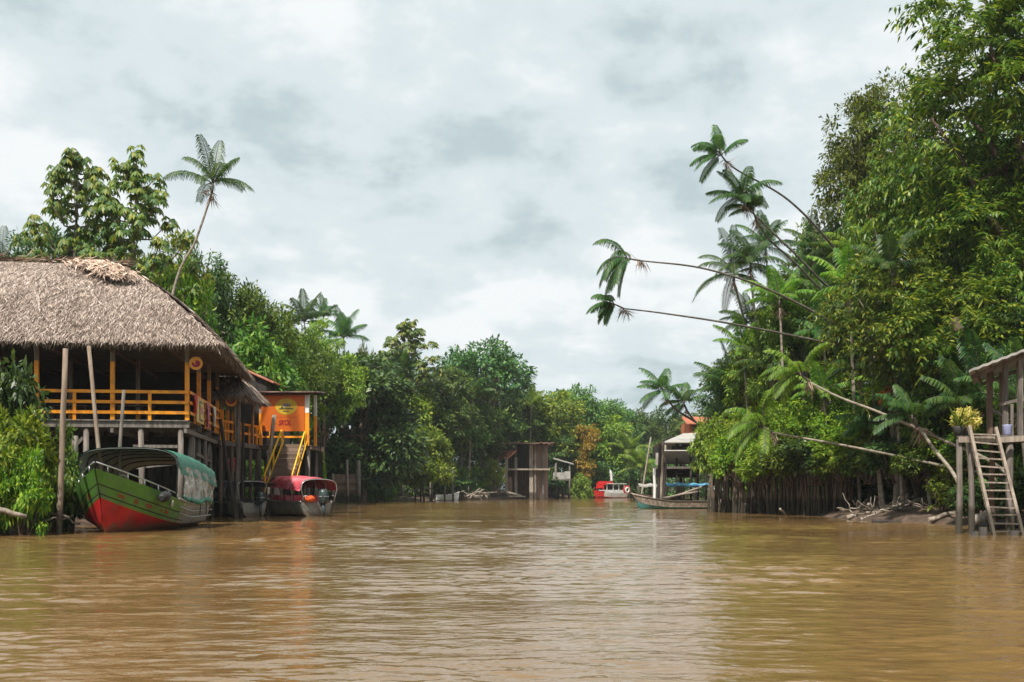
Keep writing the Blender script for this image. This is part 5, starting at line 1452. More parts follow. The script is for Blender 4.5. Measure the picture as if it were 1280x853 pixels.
pc = np.array((px(1214, YL), YL + .5, zd + .03)); s = MB(); s.tube([pc, pc + (0, 0, .28), pc + (0, 0, .30)], [.16, .22, .20], 12); s.build('pot', M['pot'], fl)
lv = Leaves(); n = 900; p = unit_rand(rng, n) * (rng.random((n, 1)) ** .5) * np.array((.48, .42, .42)); lv.add(*kites(pc + (0, 0, .62) + p, nrm(p + unit_rand(rng, n) * .3), unit_rand(rng, n), rng.uniform(.08, .2, n), rng.uniform(.05, .09, n), .1)); lv.build('leaves', L_['gold'], fl)
s = MB(); c = np.array((px(1260.5, YL), YL + .1, zd + .06)); s.tube([c, c + (0, 0, .02), c + (0, 0, .34), c + (0, 0, .37)], [.12, .14, .16, .17], 14); s.solo('bucket', M['blue_plastic'], c, 'pale blue plastic bucket standing on the hut deck by the rail', 'bucket', smooth=True)

# ------------------------------------------------------------------ vegetation prototypes
T = {}
T['broad_a'] = make_tree(101, 15, (5.2, 5.2, 4.6), .30, nlobe=13, lr=2.1, n=210, nl=58, ll=.42, cr=.85, m='mid')
T['broad_b'] = make_tree(102, 15, (4.4, 4.4, 5.4), .26, nlobe=13, lr=1.9, n=210, nl=58, ll=.40, cr=.80, m='light', bark='bark_brown')
T['broad_c'] = make_tree(103, 15, (4.8, 4.8, 5.0), .30, nlobe=14, lr=2.0, n=230, nl=60, ll=.40, cr=.80, m='dark', bark='bark_brown', low=-.6)
T['glossy'] = make_tree(104, 17, (5.4, 5.4, 8.0), .3, nlobe=20, lr=2.1, n=420, nl=50, ll=.62, cr=1.0, m='dark', bark='bark_brown', low=-1.0, zc=8.8, asp=.5)
T['far_a'] = make_tree(105, 15, (5.4, 5.4, 4.4), .34, nlobe=14, lr=2.2, n=190, nl=42, ll=.58, cr=1.0, m='far')
T['far_b'] = make_tree(106, 15, (4.4, 4.4, 5.8), .30, nlobe=14, lr=1.9, n=190, nl=42, ll=.55, cr=.95, m='far', low=-.7)
T['far_c'] = make_tree(107, 15, (6.2, 6.2, 3.8), .36, nlobe=15, lr=1.9, n=170, nl=46, ll=.52, cr=.85, m='dark', low=-.1)
T['far_light'] = make_tree(108, 13, (4.4, 4.4, 5.2), .28, nlobe=13, lr=1.9, n=180, nl=44, ll=.55, cr=.9, m='light', low=-.8)
T['spray_big'] = make_tree(109, 24, (9.5, 8.5, 8.8), .55, nlobe=34, lr=2.5, n=1150, nl=17, ll=.40, cr=.85, asp=.36, m='droop', bark='bark_brown', style='spray', low=-.8, zc=14.6)
T['spray_mid'] = make_tree(110, 15, (5.6, 5.6, 5.4), .3, nlobe=15, lr=2.1, n=330, nl=17, ll=.38, cr=.75, asp=.36, m='droop', style='spray', low=-.8)
T['olive_big'] = make_tree(111, 24, (7.0, 6.5, 7.5), .5, nlobe=22, lr=2.4, n=520, nl=55, ll=.36, cr=.85, m='olive', low=-.5)
T['cecropia_a'] = make_cecropia(112, 17, 3.6, 34, lsize=.44)
T['cecropia_b'] = make_cecropia(113, 18, 4.4, 42, lsize=.44)
T['bush_yellow'] = make_bush(114, (2.4, 2.0, 1.9), 12, .85, 130, 42, .27, .42, 'yellow')
T['bush_light'] = make_bush(115, (2.3, 2.1, 2.0), 12, .85, 130, 40, .30, .42, 'light')
T['bush_mid'] = make_bush(116, (2.4, 2.2, 2.0), 12, .85, 130, 40, .32, .45, 'mid')
T['bush_dark'] = make_bush(117, (2.4, 2.2, 2.1), 12, .85, 130, 36, .36, .45, 'dark')
T['bush_spray'] = make_bush(118, (2.2, 2.0, 2.2), 12, .8, 50, 14, .34, .5, 'light', 'spray')
T['shrub_yellow'] = make_tree(119, 7, (3.0, 2.8, 2.9), .11, nlobe=15, lr=1.05, n=190, nl=46, ll=.30, cr=.5, m='yellow', bark='bark_brown', low=-1)
T['shrub_light'] = make_tree(120, 7, (3.0, 2.8, 2.9), .11, nlobe=15, lr=1.05, n=190, nl=44, ll=.33, cr=.5, m='light', bark='bark_brown', low=-1)
T['shrub_mid'] = make_tree(121, 7, (3.0, 2.8, 2.9), .11, nlobe=15, lr=1.05, n=190, nl=42, ll=.36, cr=.52, m='mid', bark='bark_brown', low=-1)
T['dry_tree'] = make_tree(122, 12, (2.4, 2.4, 4.6), .16, nlobe=12, lr=1.2, n=120, nl=36, ll=.55, cr=.7, m='dry', low=-1)

bounds = {}
for k_, o_ in T.items():
    cr_o = [c for c in o_.children if c.name.split('.')[0] in ('crown', 'foliage')][0]
    co = np.zeros(len(cr_o.data.vertices) * 3, np.float32); cr_o.data.vertices.foreach_get('co', co); co = co.reshape(-1, 3)
    bounds[k_] = (np.percentile(co[:, 0], 2), np.percentile(co[:, 0], 98), np.percentile(co[:, 2], 99.6))
_rz = np.random.default_rng(77)
def grow(kind, x, top, w, Y, label, cat='tree', group=None, rz=None, z=None, name=None):
    """stand a copy of a plant at a spot, tall and wide as it grows there"""
    a, b, h = bounds[kind]; X = px(x, Y)
    g_ = float(land_h(np.array(X), np.array(Y))) if z is None else z
    s = w / FPX * Y / (b - a); sz = (pz(top, Y) - g_) / h
    nm = name or ('cecropia' if 'cecropia' in kind else 'bush' if 'bush' in kind else 'shrub' if 'shrub' in kind else 'broadleaf_tree')
    return plant(T[kind], kind, nm, X, Y, s, label, cat, group, _rz.uniform(0, 6.28) if rz is None else rz, sz, g_)

# behind the thatched restaurant
G1 = 'trees behind the thatched restaurant'
grow('broad_c', 45, 288, 120, 74, 'dark dense tree behind the thatch roof under the left cecropia', group=G1)
grow('broad_a', 128, 296, 130, 79, 'round green tree behind the thatch ridge between the two cecropias', group=G1)
grow('broad_b', 205, 296, 120, 78, 'light green tree behind the hip end of the thatch roof', group=G1)
grow('broad_c', 252, 322, 100, 84, 'dark tree behind the leaning trunk of the lone tall palm', group=G1)
grow('broad_a', 298, 342, 120, 88, 'broad green tree above the small thatched shelter', group=G1)
grow('broad_a', 335, 385, 90, 96, 'mid green tree rising right of the red tiled roof', group=G1)
grow('broad_c', -40, 318, 140, 78, 'dark tree cut by the picture edge above the thatch ridge', group=G1)
grow('shrub_yellow', 222, 338, 90, 71, 'yellow green bushy tree just beyond the thatch hip', group=G1)
grow('shrub_mid', 300, 405, 110, 80, 'leafy green tree close behind the thatch eave corner', group=G1)
grow('shrub_mid', 350, 430, 80, 90, 'mid green shrub above the tin roof of the sign pavilion', group=G1)
grow('broad_c', 270, 400, 120, 92, 'dark tree closing the gap under the lone tall palm', group=G1)
grow('cecropia_a', 88, 196, 122, 71, 'left of two open crowned cecropias above the thatch ridge', 'cecropia tree', 'cecropia trees')
grow('cecropia_b', 163, 193, 138, 69, 'right of two open crowned cecropias with a pale straight trunk', 'cecropia tree', 'cecropia trees')
def catmull(pts, n=40):
    p = np.asarray(pts, float); p = np.concatenate([[2 * p[0] - p[1]], p, [2 * p[-1] - p[-2]]]); out = []
    for i in range(1, len(p) - 2):
        for t in np.linspace(0, 1, 10, endpoint=False):
            a, b, c, d = p[i - 1:i + 3]
            out.append(.5 * ((2 * b) + (-a + c) * t + (2 * a - 5 * b + 4 * c - d) * t * t + (-a + 3 * b - 3 * c + d) * t ** 3))
    out.append(p[-2]); return np.array(out)
_bp = build_palm
def palm(path, label, **kw):
    pts = catmull(path)
    return _bp('palm_tree', pts, label, **kw)
def gnd(x, Y, dz=-.3):
    X = px(x, Y); return np.array((X, Y, float(land_h(np.array(X), np.array(Y))) + dz))
palm([gnd(178, 66), P(214, 378, 66), P(245, 300, 66), P(265, 242, 66)], 'lone tall palm with a slender curved trunk above the restaurant', nf=10, ln=2.7, seed=1, r=(.10, .06), bark='palm_trunk', spread=(.05, 1.5), g=1.1, lf=.75, lw=.075, hang=.9, axis=(.08, 0, 1))
palm([gnd(0, 73), P(2, 345, 73)], 'palm whose fronds show at the picture edge over the thatch ridge', nf=9, ln=3.2, seed=2, r=(.12, .08))
palm([gnd(388, 143), P(384, 480, 143), P(381, 408, 143)], 'upright palm left of the pair above the orange sign board', nf=12, ln=4.0, seed=3, group='palm pair on the left bank', lf=1.1, lw=.13, spread=(.1, 1.4))
palm([gnd(428, 148), P(432, 480, 148), P(430, 428, 148)], 'upright palm right of the pair above the dark glossy tree', nf=12, ln=4.0, seed=4, group='palm pair on the left bank', lf=1.1, lw=.13, spread=(.1, 1.4))
palm([gnd(392, 152), P(400, 470, 152), P(404, 402, 152)], 'smaller palm half hidden between the pair of upright palms', nf=10, ln=2.8, seed=5, lf=.8, lw=.1)

# left bank up to the bend
G2 = 'trees on the left bank beyond the boats'
grow('broad_a', 372, 402, 85, 112, 'rounded green tree wrapped round the left palm of the pair', group=G2)
grow('broad_a', 352, 436, 110, 108, 'green tree right behind the tin roofed sign pavilion', group=G2)
grow('broad_b', 405, 405, 90, 122, 'light crowned tree between the two upright palms', group=G2)
grow('broad_c', 395, 470, 90, 126, 'dark tree behind the right post of the sign pavilion', group=G2)
grow('glossy', 452, 446, 112, 139, 'dark glossy leaved tree reaching down to the water by the plank wall', group=G2)
grow('shrub_yellow', 455, 432, 30, 150, 'small tree with yellow leaves peeping over the dark glossy tree', group=G2)
grow('cecropia_a', 516, 402, 74, 166, 'dark cecropia with flat tiers standing out against the sky mid bank', 'cecropia tree')
grow('far_a', 478, 446, 80, 168, 'round tree between the dark glossy tree and the lone mid bank cecropia', group=G2)
grow('far_b', 545, 462, 90, 172, 'tall tree right below the lone mid bank cecropia', group=G2)
grow('far_light', 505, 482, 80, 166, 'light green tree under the lone mid bank cecropia', group=G2)
grow('shrub_light', 530, 535, 70, 157, 'bright green shrub at the water left of the bare post frame', group=G2)
grow('shrub_mid', 492, 550, 70, 152, 'mid green shrub at the water right of the dark glossy tree', group=G2)
grow('far_c', 604, 424, 102, 184, 'tallest rounded tree on the far left bank with a thick reddish trunk', group=G2)
grow('far_b', 618, 470, 80, 203, 'tree filling the right flank of the tallest far rounded tree', group=G2)
grow('far_b', 575, 470, 80, 182, 'tree filling the left flank of the tallest far rounded tree', group=G2)
grow('far_a', 560, 520, 90, 176, 'low crowned tree behind the bare post frame', group=G2)
grow('far_b', 588, 520, 80, 186, 'low crowned tree behind the branch heap', group=G2)
grow('far_a', 645, 496, 80, 212, 'green tree directly behind the brown plank house', group=G2)
grow('far_b', 640, 540, 60, 206, 'low tree behind the lean-to with the faded red roof', group=G2)
grow('far_light', 684, 490, 80, 215, 'paler tree rising right of the brown plank house', group=G2)
grow('far_a', 715, 484, 74, 226, 'tall far tree above the small lookout hut', group=G2)
grow('far_b', 694, 535, 50, 212, 'dark green tree between the plank house and the lookout hut', group=G2)
grow('dry_tree', 729, 532, 30, 212, 'orange brown withered tree right of the lookout hut', group=G2)
grow('far_light', 752, 520, 66, 226, 'pale green tree behind the red and white ferry', group=G2)
grow('far_a', 742, 500, 70, 240, 'tree standing over the withered orange tree', group=G2)
grow('far_b', 772, 500, 60, 246, 'tall tree at the bend left of the leaning pair of palms', group=G2)
grow('far_a', 795, 514, 60, 250, 'dark round tree at the bend under the leaning palm crown', group=G2)
grow('far_c', 832, 512, 56, 262, 'isolated crown seen under the leaning palms over the stilt house', group=G2)
grow('far_b', 815, 550, 60, 246, 'tree in the gap between the far bend and the stilt house', group=G2)
grow('far_light', 775, 560, 60, 234, 'low pale tree right behind the ferry mast', group=G2)
grow('shrub_light', 805, 575, 44, 228, 'bright low shrub right of the ferry at the water', group=G2)
grow('shrub_mid', 735, 580, 40, 220, 'dark low shrub left of the ferry at the water', group=G2)
for i, (x, tp, w, Y) in enumerate(((560, 500, 90, 235), (600, 500, 90, 245), (640, 502, 90, 250), (670, 500, 90, 262), (705, 496, 90, 270), (745, 508, 90, 280), (785, 520, 90, 290), (850, 525, 90, 285), (880, 525, 90, 290), (910, 500, 120, 190), (870, 535, 70, 170), (430, 440, 120, 190), (500, 450, 100, 200), (380, 430, 120, 150), (340, 420, 120, 130), (300, 400, 120, 120), (230, 380, 140, 115), (150, 360, 150, 110), (60, 350, 160, 110))):
    grow(('far_a', 'far_b', 'far_c')[i % 3], x, tp, w, Y, 'green tree in the rear ranks that close the forest behind the banks', group='rear ranks of the forest')
palm([gnd(503, 164), P(505, 470, 164)], 'palm crown over the light tree below the lone mid bank cecropia', nf=10, ln=4.0, seed=11, lf=1.1, lw=.16, r=(.16, .1))
palm([gnd(585, 176), P(590, 500, 176)], 'palm in front of the tallest far rounded tree', nf=10, ln=4.2, seed=12, lf=1.1, lw=.16, r=(.16, .1))
palm([gnd(660, 206), P(664, 512, 206)], 'palm crown above the flat roof of the brown plank house', nf=10, ln=4.4, seed=13, lf=1.2, lw=.18, r=(.18, .1), m='palm_light')
palm([gnd(733, 226), P(735, 530, 226)], 'palm crown behind the withered orange tree', nf=10, ln=4.6, seed=14, lf=1.2, lw=.18, r=(.18, .1))
palm([gnd(803, 214), P(801, 588, 214)], 'bright yellow green young palm at the water right of the ferry', nf=12, ln=4.8, seed=15, lf=1.2, lw=.2, m='palm_light', r=(.2, .12), spread=(.2, 1.3))
palm([gnd(786, 222), P(786, 568, 222)], 'young palm rising right behind the ferry', nf=10, ln=4.6, seed=16, lf=1.2, lw=.2, m='palm_light', r=(.2, .12))
hp = thing('branch_heap', (px(592, 170), 170, 0), 'heap of cut pale branches on the bank between post frame and lean-to', 'heap')
for i in range(32):
    s = MB(); c = np.array((px(592, 170) + rng.normal(0, 1.4), 170 + rng.normal(0, .8), .5 + abs(rng.normal(0, .7)))); d = unit_rand(rng, 1)[0] * np.array((1, .5, .5)) * rng.uniform(.5, 1.3); s.tube([c - d, c + d], rng.uniform(.06, .15), 5); s.build('branch', M['drift'], hp)

# ground cover under the trees, too dense to count
def undergrowth(name, pts, m, seed, hmax, nl, ll, kind='stuff'):
    r_ = np.random.default_rng(seed); lv = Leaves()
    pts = np.array(pts); sx_ = 640 + FPX * pts[:, 0] / pts[:, 1]
    pts = pts[~((sx_ > 612) & (sx_ < 716) & (pts[:, 1] < 199))]      # cleared yard round the plank house
    x, y = pts.T; z = land_h(x, y)
    cen = np.stack([x, y, z + hmax * r_.random(len(x)) ** .8], 1)
    leaf_clumps(lv, r_, cen, nrm(unit_rand(r_, len(x)) + np.array((0, -.3, .5))), .9, nl, ll)
    tag(lv.build(name, L_[m]), kind=kind)
ru = np.random.default_rng(31)
def strip(fy, y0, y1, d0, d1, n, sgn, rows_bias=1.5):
    y = ru.uniform(y0, y1, n); d = d0 + (d1 - d0) * ru.random(n) ** rows_bias
    return np.stack([fy(y) + sgn * d, y], 1)
undergrowth('undergrowth', strip(bank_l, 84, 206, 1.2, 16, 2600, -1), 'mid', 1, 4.5, 26, .5)
yb = ru.uniform(0, 1, 1500); pa = np.array((6.0, 207.0)); pb = np.array((62.0, 246.0))
undergrowth('undergrowth', pa + (pb - pa) * yb[:, None] + np.array((-.3, 1)) * (2 + 16 * ru.random((1500, 1)) ** 1.4), 'far', 2, 7, 26, .65)
undergrowth('undergrowth', strip(bank_l, 100, 215, 9, 32, 1700, -1), 'far', 6, 9, 26, .6)
undergrowth('undergrowth', strip(bank_r, 70, 135, 2.5, 16, 1500, 1), 'mid', 3, 5, 30, .42)
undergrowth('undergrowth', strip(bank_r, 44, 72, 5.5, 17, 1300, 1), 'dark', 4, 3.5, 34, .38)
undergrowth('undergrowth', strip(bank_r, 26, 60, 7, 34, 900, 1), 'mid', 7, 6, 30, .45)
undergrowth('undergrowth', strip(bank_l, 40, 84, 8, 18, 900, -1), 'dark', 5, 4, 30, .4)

# bushes by the left edge
G3 = 'bushes at the left bank'
grow('bush_yellow', 8, 512, 110, 40.6, 'bright yellow green bush overhanging the water at the left picture edge', 'bush', G3, rz=.4)
grow('bush_yellow', 30, 560, 64, 39.6, 'low yellow green bush touching the water beside the tall tan pole', 'bush', G3, rz=2.2)
grow('bush_light', -14, 545, 80, 39.2, 'light green bush lowest at the left edge above the drifting log', 'bush', G3, rz=1.2)
grow('bush_dark', -2, 450, 84, 43, 'dark large leaved bush in front of the orange railing', 'bush', G3, rz=.9)
grow('bush_mid', 64, 530, 62, 43.4, 'dull viny bush between the yellow bush and the green boat', 'bush', G3, rz=3.9)
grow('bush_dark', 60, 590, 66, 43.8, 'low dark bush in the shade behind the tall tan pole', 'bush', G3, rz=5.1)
s = MB(); s.tube(wobble(P(-14, 634, 38.4), P(33, 646, 38.6), 6, .02, rng), np.linspace(.11, .07, 6), 7); s.solo('driftwood_log', M['drift'], P(0, 638, 38.4), 'pale bare log poking out of the bush at the left edge', 'log')
for (a, b, lb) in ((P(60, 640, 43), P(100, 655, 42.6), 'thin dead branch behind the foot of the tall tan pole'), (P(56, 652, 42.5), P(92, 644, 42.9), 'second thin dead branch crossing behind the tall tan pole')):
    s = MB(); s.tube(wobble(a, b, 6, .05, rng), .045, 6); s.solo('dead_branch', M['drift'], a, lb, 'branch')
grow('bush_yellow', 396, 566, 24, 78, 'small bright bush by the right foot of the sign pavilion', 'bush', G3)
grow('bush_mid', 470, 592, 40, 146, 'dark low bush at the waterline below the dark glossy tree', 'bush', G3)
grow('bush_dark', 565, 596, 46, 172, 'dark low bush behind the white rowing boat', 'bush', G3)
grow('bush_dark', 690, 596, 40, 203, 'dark low bush between the plank house and the lookout hut stilts', 'bush', G3)
grow('bush_light', 727, 592, 26, 208, 'light low bush under the withered orange tree', 'bush', G3)
T['broad_small'] = T['shrub_light']
grow('shrub_light', 617, 574, 26, 181, 'small bright tree leaning out in front of the lean-to', group=G2)

# right bank: big trees
G4 = 'trees on the right bank'
grow('spray_big', 1318, -75, 365, 62, 'huge tree with drooping layered leaves filling the upper right', group=G4, rz=.3)
grow('spray_mid', 1120, 300, 175, 60.5, 'drooping leaved tree hanging over the mud bank below the huge tree', group=G4, rz=1.0)
grow('spray_mid', 1150, 165, 165, 68, 'drooping leaved tree between the huge tree and the rounded olive tree', group=G4, rz=2.4)
grow('spray_mid', 1262, 300, 150, 60, 'drooping leaved tree behind the roof of the ladder hut', group=G4, rz=4.0)
grow('olive_big', 1108, 112, 152, 80, 'rounded olive brown tree left of the huge drooping tree', group=G4, rz=1.9)
grow('broad_c', 1165, 190, 190, 84, 'dark tree deep behind the huge drooping tree', group=G4)
grow('broad_a', 1265, 130, 200, 82, 'green tree at the right picture edge behind the huge tree', group=G4)
grow('broad_b', 1190, 360, 150, 73, 'light green tree behind the leaning thick trunk', group=G4)
grow('broad_c', 1290, 380, 150, 58, 'dark tree right behind the ladder hut posts', group=G4)
grow('broad_c', 1055, 300, 120, 83, 'dark tree under the rounded olive tree', group=G4)
grow('broad_a', 1000, 395, 100, 90, 'green tree behind the cluster of upright palms', group=G4)
grow('broad_c', 955, 432, 100, 97, 'dark tree left of the cluster of upright palms', group=G4)
grow('broad_a', 1005, 345, 96, 79, 'dense green tree between the level trunks and the palm cluster', group=G4)
grow('broad_b', 955, 398, 92, 83, 'light green tree tight behind the feet of the palm cluster', group=G4)
grow('broad_c', 925, 455, 80, 88, 'dark tree beside the brown trunk of the big low palm', group=G4)
grow('broad_b', 985, 352, 96, 89, 'light tree filling the gap behind the highest cluster palm', group=G4)
grow('broad_a', 940, 432, 96, 94, 'rounded green tree between the big low palm and the cluster palms', group=G4)
grow('broad_b', 1030, 285, 110, 86, 'light crown just below the rounded olive tree', group=G4)
grow('broad_b', 1090, 400, 120, 76, 'light green tree in the middle of the right bank wall', group=G4)
G5 = 'shrubs on the right bank'
grow('shrub_light', 920, 541, 70, 96, 'light shrub in front of the orange house', 'shrub', G5)
grow('shrub_yellow', 945, 490, 84, 92, 'yellow green shrub under the big low palm', 'shrub', G5)
grow('shrub_light', 985, 480, 90, 88, 'light green shrub above the middle of the mangrove stems', 'shrub', G5)
grow('shrub_yellow', 1030, 455, 96, 80, 'tall yellow green shrub with sunny leaves under the leaning trunks', 'shrub', G5)
grow('shrub_mid', 1075, 490, 80, 74, 'mid green shrub above the right end of the mangrove stems', 'shrub', G5)
grow('shrub_yellow', 1100, 500, 84, 70, 'yellow green shrub behind the orange fruit spike', 'shrub', G5)
grow('shrub_mid', 1150, 490, 90, 66, 'mid green shrub behind the mud bank', 'shrub', G5)
grow('shrub_yellow', 1195, 500, 70, 60, 'yellow green shrub left of the ladder hut deck', 'shrub', G5)
grow('shrub_mid', 1235, 520, 90, 54, 'mid green shrub behind the ladder', 'shrub', G5)
grow('shrub_mid', 1290, 470, 100, 52, 'mid green shrub behind the right posts of the ladder hut', 'shrub', G5)
G6 = 'bushes on the right bank'
grow('bush_light', 892, 515, 50, 95, 'leafy bush against the grey roofed stilt house', 'bush', G6, z=2.4)
for i, (x, tp, w, Y, k_, lb) in enumerate((
    (912, 542, 46, 79.5, 'bush_light', 'light bush over the left end of the mangrove stems'),
    (925, 545, 64, 76.5, 'bush_yellow', 'yellow green bush over the mangrove stems left of the hanging palm crown'),
    (958, 548, 66, 73.5, 'bush_light', 'light bush over the mangrove stems under the hanging palm crown'),
    (990, 540, 70, 70.3, 'bush_mid', 'mid green bush over the middle of the mangrove stems'),
    (1022, 545, 66, 67.4, 'bush_dark', 'dark bush over the right half of the mangrove stems'),
    (1052, 548, 64, 65, 'bush_yellow', 'yellow green bush over the right end of the mangrove stems'),
    (1085, 545, 70, 63, 'bush_mid', 'mid green bush hanging over the left end of the mud bank'),
    (1120, 548, 66, 60.5, 'bush_dark', 'dark bush hanging over the middle of the mud bank'),
    (1150, 555, 60, 58, 'bush_mid', 'mid green bush over the driftwood left of the ladder hut'),
    (1178, 575, 46, 55, 'bush_spray', 'drooping bush at the water left of the ladder hut stilts'))):
    grow(k_, x, tp, w, Y, lb, 'bush', G6, z=2.1 if x < 1170 else .4)
for (x, tp, w, Y, k_, lb) in (
    (1062, 515, 84, 66, 'shrub_yellow', 'sunny yellow green shrub right of the hanging palm crown'), (1100, 505, 84, 63.5, 'shrub_light', 'light green shrub above the slanting driftwood log'),
    (1135, 512, 84, 61.5, 'shrub_yellow', 'yellow green shrub between the fruit spike and the ladder hut'), (1172, 520, 76, 58, 'shrub_light', 'light green shrub close left of the ladder hut deck'),
    (1000, 500, 84, 73.5, 'shrub_yellow', 'sunny shrub above the right half of the mangrove stems'), (960, 505, 84, 77, 'shrub_light', 'light shrub above the hanging palm crown'), (925, 515, 76, 81, 'shrub_yellow', 'yellowish shrub above the left half of the mangrove stems'),
    (1205, 470, 110, 57, 'shrub_mid', 'mid green shrub under the thick leaning trunk'), (1150, 440, 120, 63, 'shrub_light', 'light shrub below the drooping leaves in mid bank'), (1250, 440, 110, 56, 'shrub_yellow', 'yellow green shrub seen through the ladder hut posts')):
    grow(k_, x, tp, w, Y, lb, 'shrub', G5, z=1.2)
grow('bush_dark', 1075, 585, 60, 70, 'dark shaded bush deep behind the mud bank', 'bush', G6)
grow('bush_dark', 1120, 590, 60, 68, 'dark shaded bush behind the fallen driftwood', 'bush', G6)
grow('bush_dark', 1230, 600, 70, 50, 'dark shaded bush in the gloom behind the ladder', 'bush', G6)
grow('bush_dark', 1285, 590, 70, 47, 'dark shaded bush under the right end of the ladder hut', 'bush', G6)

# right bank: palms
A = dict(nleaf=40, lf=.62, lw=.07)
palm([gnd(1120, 78), P(1085, 372, 74), P(1040, 307, 71), P(985, 250, 69.5), P(925, 215, 68.5), P(908, 203, 68.2)], 'topmost leaning palm, its small crown highest over the river', nf=9, ln=2.1, seed=21, r=(.10, .04), bark='palm_dark', axis=(-.6, 0, .8), spread=(.2, 1.5), **A)
palm([gnd(1110, 76), P(1075, 415, 72), P(1020, 345, 70), P(965, 290, 69), P(932, 258, 68.6)], 'second leaning palm with a full crown just below the topmost one', nf=11, ln=2.4, seed=22, r=(.11, .045), bark='palm_dark', axis=(-.35, 0, .95), spread=(.2, 1.6), **A)
palm([gnd(1100, 77), P(1068, 425, 73), P(1012, 348, 71), P(962, 300, 70), P(945, 275, 69.6)], 'leaning palm whose trunk runs beside that of the second leaning palm', nf=7, ln=1.8, seed=23, r=(.10, .04), bark='palm_dark', axis=(-.3, 0, .9), **A)
palm([gnd(1125, 72), P(1110, 455, 69), P(1048, 408, 66.5), P(960, 362, 65), P(880, 336, 64.4), P(800, 326, 64)], 'palm bent nearly level over the river, upper of two with hanging crown', nf=12, ln=2.5, seed=24, r=(.11, .04), bark='palm_dark', axis=(-.9, 0, .15), spread=(.15, 1.2), g=2.0, hang=1.2, **A)
palm([gnd(1130, 74), P(1110, 452, 71), P(1042, 431, 68.5), P(920, 406, 67), P(830, 392, 66.5), P(780, 386, 66)], 'palm bent nearly level over the river, lower of two with tiny crown', nf=7, ln=1.7, seed=25, r=(.10, .035), bark='palm_dark', axis=(-.85, 0, .4), spread=(.2, 1.1), g=1.4, **A)
palm([gnd(975, 86), P(950, 480, 84), P(930, 400, 83), P(917, 352, 82)], 'upright palm with drooping full crown left in the palm cluster', nf=14, ln=3.4, seed=26, r=(.12, .07), spread=(.1, 1.8), g=1.3, axis=(0, 0, 1), lf=.75, lw=.085)
palm([gnd(985, 83), P(962, 480, 82), P(945, 400, 81.5), P(938, 340, 81)], 'upright palm tight beside the left one of the palm cluster', nf=13, ln=3.0, seed=27, r=(.11, .07), spread=(.1, 1.7), g=1.3, axis=(0, 0, 1), lf=.72, lw=.085)
palm([gnd(990, 88), P(968, 420, 86), P(957, 318, 85)], 'highest palm of the upright palm cluster', nf=11, ln=3.0, seed=28, r=(.12, .06), spread=(.1, 1.5), axis=(0, 0, 1), lf=.7, lw=.085)
palm([gnd(1000, 86), P(990, 470, 84), P(972, 392, 83)], 'palm with yellowing lower fronds in the middle of the palm cluster', nf=11, ln=2.6, seed=29, r=(.12, .07), m='palm_light', spread=(.1, 1.7), axis=(0, 0, 1), lf=.72, lw=.085, skirt=2)
palm([gnd(1030, 86), P(1022, 400, 84), P(1018, 320, 83)], 'palm with spreading fronds right of the palm cluster', nf=10, ln=2.8, seed=30, r=(.12, .07), spread=(.1, 1.6), axis=(0, 0, 1), lf=.75, lw=.085)
palm([gnd(930, 88), P(922, 540, 87), P(918, 496, 86.5)], 'big low palm with stiff feathered fronds and a brown trunk above the orange house', nf=13, ln=3.9, seed=31, r=(.2, .16), bark='bark_brown', spread=(.15, 1.35), g=.8, lf=.85, lw=.1, hang=.5)
palm([gnd(1300, 49.5), P(1240, 597, 52.5), P(1180, 583, 55.5), P(1120, 570, 58), P(1050, 556, 60.5), P(965, 541, 62.5)], 'leaning palm lowest over the bank with a yellowish hanging crown', nf=10, ln=2.6, seed=32, r=(.09, .05), m='palm_light', bark='pale_trunk', axis=(-.8, 0, .5), spread=(.2, 1.4), g=1.7, lf=.7, lw=.075, hang=1.0)
palm([gnd(1312, 48), P(1250, 585, 50.5), P(1178, 550, 53.5), P(1100, 516, 56), P(1050, 497, 57.5), P(1012, 478, 58.5)], 'leaning palm with a long pale trunk above the lowest one', nf=9, ln=2.3, seed=33, r=(.085, .05), m='palm_light', bark='pale_trunk', axis=(-.7, 0, .6), spread=(.2, 1.4), g=1.3, **A)
palm([gnd(1216, 50.5), P(1196, 600, 51.2), P(1168, 562, 52.5), P(1148, 534, 53.5)], 'short leaning palm with trunk crossing below the long pale trunk', nf=8, ln=2.0, seed=34, bark='pale_trunk', r=(.10, .07), axis=(-.5, 0, .8), **A)
palm([gnd(945, 99), P(905, 550, 97), P(870, 528, 96), P(845, 512, 95), P(832, 496, 94.5)], 'left one of two leaning palms above the grey roofed stilt house', nf=10, ln=2.5, seed=35, r=(.12, .07), bark='palm_dark', axis=(-.4, 0, .9), spread=(.2, 1.6), lf=.75, lw=.09)
palm([gnd(945, 101), P(912, 560, 99), P(885, 540, 98), P(868, 526, 97.5), P(858, 512, 97)], 'right one of two leaning palms above the grey roofed stilt house', nf=9, ln=2.3, seed=36, r=(.12, .07), bark='palm_dark', axis=(-.4, 0, .9), spread=(.2, 1.6), lf=.75, lw=.09)
